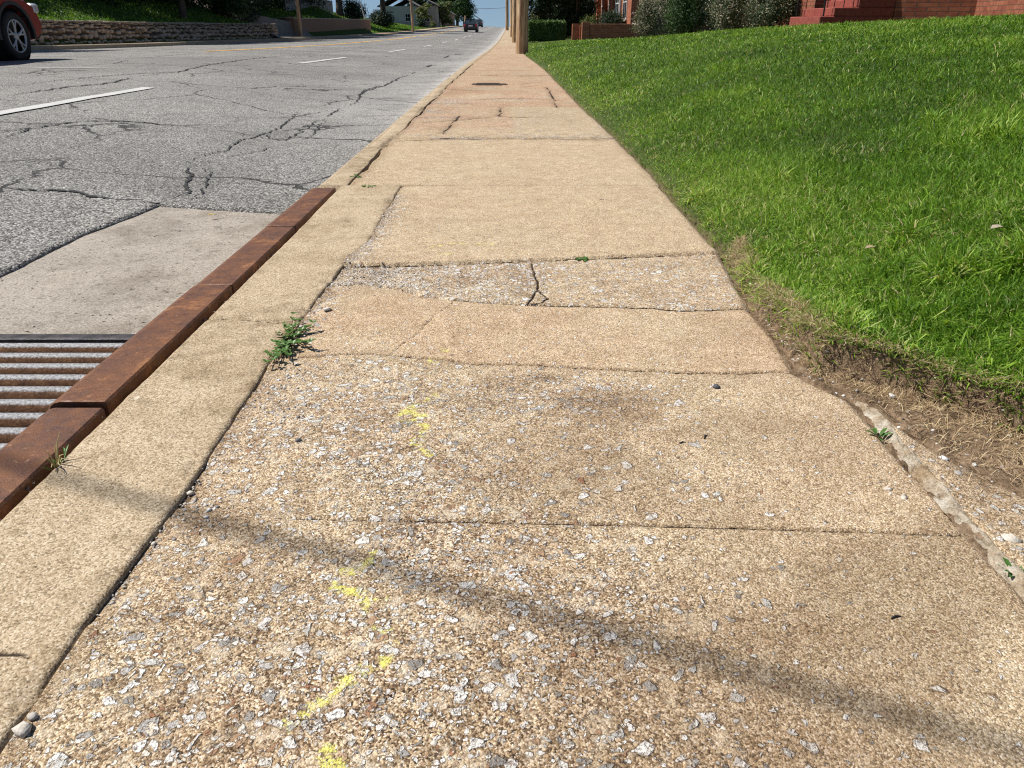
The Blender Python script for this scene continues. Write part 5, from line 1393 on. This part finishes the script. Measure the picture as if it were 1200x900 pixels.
def porch():
    red = NT('red_painted_concrete')
    n = red.noise(14, 5, .7); c = red.mix(red.rng(n, .35, .7), (.21, .045, .032), (.31, .085, .060)); c = red.mix(red.rng(red.noise(70, 4), .66, .76, 0, .5), c, (.36, .2, .16))
    red = red.principled(c, .75, 0, .35, red.bump(n, .5, .01))
    o = nh
    d = 15.0; zg = .55
    xs = [dX(960, d), dX(975.5, d), dX(1003, d), NX]
    Ya, Yb = dY(15.0, .7), dY(16.6, .7)
    zs = [zat(18.6, d), zat(18.6, d) + .155, zat(18.6, d) + .31]
    tops = [.185 + .60, .785 + .155, .785 + .31]
    for i in range(3):
        m = MB(); x0 = xs[i]
        m.box(x0 - NX, xs[3] - NX - .003, .0 + .004 * i, Yb - Ya - .004 * i, (tops[i - 1] + .002 if i else .3) - zg, tops[i] - zg, .012); m.build('step', red, o)
    m = MB(); m.box(xs[2] + .28 - NX, -.003, .012, 2.24, tops[2] + .002 - zg, tops[2] + .5 - zg, .012); m.build('porch_floor', red, o)
    for yy in (.10, Yb - Ya - .1):
        m = MB()
        for x, zt in ((xs[0] + .10, tops[0]), (xs[2] + .12, tops[2])):
            m.tube([(x - NX, yy, zt - zg), (x - NX, yy, zt + .95 - zg)], .016, 8)
        m.tube([(xs[0] + .1 - NX, yy, tops[0] + .93 - zg), (xs[2] + .12 - NX, yy, tops[2] + .93 - zg)], .016, 8)
        for k in range(1, 4):
            t = k / 4; x = xs[0] + .1 + (xs[2] - xs[0] + .02) * t
            m.tube([(x - NX, yy, (tops[0] if x < xs[1] else tops[1]) - zg), (x - NX, yy, tops[0] + .93 + (tops[2] - tops[0]) * t - zg)], .009, 6)
        m.build('railing', M['iron'], o)
porch()
def far_houses():
    pal = [((.34, .30, .24), 'pale cream house behind the small golden tree across the street', 489, 135, 7, 3.4), ((.34, .20, .14), 'small brown house with a low roof in the distance across the street', 514, 165, 6, 2.4), ((.40, .38, .35), 'grey house half hidden behind the shade trees on the far bank', 468, 128, 6, 3.2), ((.25, .24, .24), 'dark roofed house at the crest behind the distant car', 553, 215, 5, 1.6)]
    for i, (c, lab, px, d, w, h) in enumerate(pal):
        X, Y = dX(px, d), dY(d); z = .1 if i < 3 else -.1
        o = empty('distant_house', (X, Y, z), 0, lab, 'house')
        m = MB(); m.box(-w / 2, w / 2, 0, 8, -.6, h); m.build('wall', plain('siding_%d' % i, c, .8, var=.1, scale=2), o)
        m = MB(); roof_gable(m, -w / 2, w / 2, 0, 8, h + .002, 1.8); m.build('roof', shingle, o)
        if i < 3:
            for x in (-w / 4, w / 4): window_on(o, Matrix.Translation((x, -.0, .9)), .9, 1.2, white_frame)
            window_on(o, Matrix.Translation((w / 2, 3, .9)) @ Matrix.Rotation(math.pi / 2, 4, 'Z'), .9, 1.2, white_frame)
far_houses()

# ================================================================== CARS
def car_paint(name, col, rough=.28):
    t = NT(name); n = t.noise(60, 3)
    return t.principled(t.mix(n, tuple(c * .9 for c in col), col), rough, .25, .5, None, **{'Coat Weight': .6, 'Coat Roughness': .08})
rubber = plain('tyre_rubber', (.018, .018, .018), .85, var=.2, scale=30)
blackpl = plain('black_cladding', (.02, .02, .021), .6, var=.1)
alloy = plain('alloy_wheel', (.42, .43, .44), .35, .6, var=.1)
carglass = NT('car_glass').principled((.02, .028, .03), .06, 0, .9)
redlamp = NT('red_lamp').principled((.45, .02, .02), .2, 0, .6)
clearlamp = NT('clear_lamp').principled((.6, .6, .6), .15, .3, .7)
def arc(cy, cz, r, a0, a1, n=9): return [(cy + r * math.cos(a0 + (a1 - a0) * i / n), cz + r * math.sin(a0 + (a1 - a0) * i / n)) for i in range(n + 1)]
def make_car(loc, rz, L, W, H, belt, wr, paint, label, suv=True):
    o = empty('car', loc, rz, label, 'car')
    hl = L / 2; fy, ry = hl - .80, -hl + .82; g = .26 if suv else .2; ar = wr + .10
    # side outline, clockwise seen from the right side: nose at +y
    poly = [(-hl + .05, g + .12), (-hl, .55), (-hl + .02, belt - .12), (-hl + .10, belt), (-hl + 1.0, belt + .02), (hl - 1.55, belt - .02), (hl - .95, belt - .06), (hl - .38, belt - .13), (hl - .12, belt - .24), (hl - .03, belt - .40), (hl, .52), (hl - .06, g + .12)]
    th = math.asin(min(.95, (g + .04 - wr) / ar)) if wr < g + .04 + ar else 0
    fa = arc(fy, wr, ar, th, math.pi - th); ra = arc(ry, wr, ar, th, math.pi - th)
    poly += [(fa[0][0] + .1, g + .03)] + fa + [(fa[-1][0] - .1, g)] + [(ra[0][0] + .1, g)] + ra + [(ra[-1][0] - .08, g + .03)]
    m = MB(); m.prism(poly, -W / 2, W / 2, -.045, .07); b = m.build('body', paint, o)
    for p in b.data.polygons: p.use_smooth = False
    # arch cladding
    for cy in (fy, ry):
        for s in (-1, 1):
            m = MB(); a1 = arc(cy, wr, ar - .003, -.1, math.pi + .1, 14); a2 = arc(cy, wr, ar + (.055 if suv else .02), -.1, math.pi + .1, 14); n = len(a1); x0, x1 = s * (W / 2 - .06), s * (W / 2 + .012)
            vs = [(x, p, q) for x in (x0, x1) for p, q in a1 + a2]
            fs = []
            for i in range(n - 1):
                fs += [(2 * n + i, 2 * n + i + 1, 3 * n + i + 1, 3 * n + i), (i, n + i, n + i + 1, i + 1), (i, i + 1, 2 * n + i + 1, 2 * n + i), (n + i, 3 * n + i, 3 * n + i + 1, n + i + 1)]
            m.add(vs, fs); m.build('wheel_arch', blackpl, o)
            m = MB(); m.lathe([(s * (W / 2 - .30), .02), (s * (W / 2 - .30), ar - .004), (s * (W / 2 - .075), ar - .004)], 24, 'x', (0, cy, wr)); m.build('wheel_well', blackpl, o)
    # greenhouse
    gb = [(-hl + .12, belt + .012), (-hl + .42, H - .07), (hl - 2.35, H - .07), (hl - 1.45, belt + .012)] if suv else [(-hl + .15, belt + .012), (-hl + .75, H - .06), (hl - 2.2, H - .05), (hl - 1.35, belt + .012)]
    m = MB(); vs = [(x * k, y, z) for x in (-1, 1) for y, z, k in [(gb[0][0], gb[0][1], W / 2 - .08), (gb[1][0], gb[1][1], W / 2 - .22), (gb[2][0], gb[2][1], W / 2 - .22), (gb[3][0], gb[3][1], W / 2 - .08)]]
    m.add(vs, [(0, 1, 2, 3), (7, 6, 5, 4), (0, 4, 5, 1), (1, 5, 6, 2), (2, 6, 7, 3), (3, 7, 4, 0)]); m.build('windows', carglass, o)
    m = MB(); m.box(-W / 2 + .20, W / 2 - .20, gb[1][0] - .03, gb[2][0] + .03, H - .069, H, .03); m.build('roof', paint, o)
    m = MB()
    for s in (-1, 1):
        for i, j in ((0, 1), (2, 3)):
            m.tube([(s * (W / 2 - .085), gb[i if i == 0 else 3][0], belt), (s * (W / 2 - .22), gb[1 if i == 0 else 2][0], H - .05)], .035, 6)
        ym = (gb[1][0] + gb[2][0]) / 2; m.tube([(s * (W / 2 - .082), ym, belt), (s * (W / 2 - .222), ym, H - .05)], .03, 6)
    m.build('pillars', paint, o)
    for s in (-1, 1):
        m = MB(); m.box(s * (W / 2 - .16) - .17, s * (W / 2 - .16) + .17, hl - .20, hl - .015, belt - .36, belt - .20, .03); m.build('headlight', clearlamp, o)
        m = MB(); m.box(s * (W / 2 - .13) - .12, s * (W / 2 - .13) + .12, -hl - .02, -hl + .12, belt - .30, belt - .06, .02); m.build('taillight', redlamp, o)
        m = MB(); m.box(s * (W / 2 + .07) - .09, s * (W / 2 + .07) + .09, hl - 1.62, hl - 1.50, belt - .01, belt + .12, .02); m.build('mirror', paint, o)
        for y in (.35, -.75):
            m = MB(); m.box(s * (W / 2) - .012, s * (W / 2) + .014, y - .1, y + .1, belt - .20, belt - .17, .005); m.build('door_handle', blackpl, o)
    for y0, y1 in ((hl - .10, hl + .03), (-hl - .03, -hl + .10)):
        m = MB(); m.box(-W / 2 + .06, W / 2 - .06, y0, y1, g + .06, g + .30, .04); m.build('bumper', blackpl, o)
    m = MB(); m.box(-.26, .26, -hl - .034, -hl - .012, .62, .75, .004); m.build('plate', white_frame, o)
    for cy in (fy, ry):
        for s in (-1, 1):
            xo = s * (W / 2 - .005); xi = s * (W / 2 - .235)
            m = MB(); m.lathe([(xi, wr * .6), (xi, wr * .94), (xi + s * .03, wr), (xo - s * .03, wr), (xo - s * .004, wr * .95), (xo, wr * .86), (xo - s * .006, wr * .70), (xo - s * .02, wr * .66)], 36, 'x', (0, cy, wr))
            w = m.build('wheel', rubber, o)
            m = MB(); m.lathe([(xo - s * .018, wr * .70), (xo - s * .006, wr * .685), (xo - s * .006, wr * .645), (xo - s * .03, wr * .62)], 36, 'x', (0, cy, wr))
            for k in range(5):
                a = 6.2832 * k / 5 + .3
                for da in (-.10, .10):
                    p = [(xo - s * .03, cy + math.cos(a) * wr * .12, wr + math.sin(a) * wr * .12), (xo - s * .022, cy + math.cos(a + da) * wr * .40, wr + math.sin(a + da) * wr * .40), (xo - s * .016, cy + math.cos(a + da * 2.1) * wr * .65, wr + math.sin(a + da * 2.1) * wr * .65)]
                    m.tube(p, [.022, .018, .020], 6)
            m.lathe([(xo - s * .012, .001), (xo - s * .012, .05), (xo - s * .03, .065)], 16, 'x', (0, cy, wr))
            m.build('rim', alloy, w)
            m = MB(); m.lathe([(xo - s * .10, .001), (xo - s * .10, wr * .64)], 24, 'x', (0, cy, wr)); m.build('brake_disc', blackpl, w)
    return o
L_ = 4.6
yw = dY(12.7, .0); xs_ = -8.0
make_car((xs_ - .93, yw - (L_ / 2 - .80), float(road_z(np.array(-8.3), np.array(yw))) ), 0, L_, 1.86, 1.68, 1.06, .365, car_paint('red_car_paint', (.27, .010, .010)), 'red car with black wheel arches cut off by the left edge of the photo')
dc = 92; make_car((dX(551.5, dc), dY(dc) + 2.0, float(road_z(np.array(-4.8), np.array(dY(dc)))) + .01), 0, 4.1, 1.66, 1.42, .88, .31, car_paint('dark_car_paint', (.014, .006, .009)), 'small dark maroon car driving away in the distance', False)
dc = 160; make_car((dX(560.5, dc), dY(dc) + 2.0, float(road_z(np.array(-6.6), np.array(dY(dc)))) + .01), 0, 4.4, 1.76, 1.45, .9, .32, car_paint('teal_car_paint', (.03, .06, .065)), 'tiny dark teal car near the crest beyond the maroon car', False)

# ================================================================== LIGHT, SKY, CAMERA
w = bpy.data.worlds.new('World'); SC.world = w; w.use_nodes = True
nt = w.node_tree; nt.nodes.clear()
sky = nt.nodes.new('ShaderNodeTexSky'); sky.sky_type = 'NISHITA'; sky.sun_disc = False
sky.sun_elevation = SUN_EL; sky.sun_rotation = math.atan2(SUN_AZ.x, SUN_AZ.y); sky.air_density = 1.0; sky.dust_density = 0.0; sky.ozone_density = 2.0
bg = nt.nodes.new('ShaderNodeBackground'); bg.inputs[1].default_value = .066
wo = nt.nodes.new('ShaderNodeOutputWorld'); tcw = nt.nodes.new('ShaderNodeTexCoord'); va = nt.nodes.new('ShaderNodeVectorMath'); va.operation = 'ADD'; va.inputs[1].default_value = (0, 0, .13)
vn = nt.nodes.new('ShaderNodeVectorMath'); vn.operation = 'NORMALIZE'
nt.links.new(tcw.outputs['Generated'], va.inputs[0]); nt.links.new(va.outputs[0], vn.inputs[0]); nt.links.new(vn.outputs[0], sky.inputs[0])
nt.links.new(sky.outputs[0], bg.inputs[0]); nt.links.new(bg.outputs[0], wo.inputs[0])
sun = bpy.data.lights.new('sun', 'SUN'); sun.energy = 5.0; sun.angle = R(.53); sun.color = (1, .955, .89)
so = link(bpy.data.objects.new('sun', sun)); s_dir = Vector((SUN_AZ.x * math.cos(SUN_EL), SUN_AZ.y * math.cos(SUN_EL), math.sin(SUN_EL)))
so.rotation_euler = s_dir.to_track_quat('Z', 'Y').to_euler(); so.location = s_dir * 60
cam = bpy.data.cameras.new('camera'); co = link(bpy.data.objects.new('camera', cam))
cam.sensor_width = 36; cam.lens = 36 * F / 1200; cam.clip_start = .02; cam.clip_end = 3000; cam.shift_x = 2 / 1200
co.location = (0, 0, CAM_Z); co.rotation_euler = (math.pi / 2 - PITCH, 0, 0)
SC.camera = co
SC.view_settings.view_transform = 'Standard'; SC.view_settings.look = 'None'; SC.view_settings.gamma = 1; SC.view_settings.exposure = .40
SC.cycles.max_bounces = 6; SC.cycles.filter_width = 1.15; SC.cycles.use_denoising = True; SC.cycles.denoising_prefilter = 'NONE'
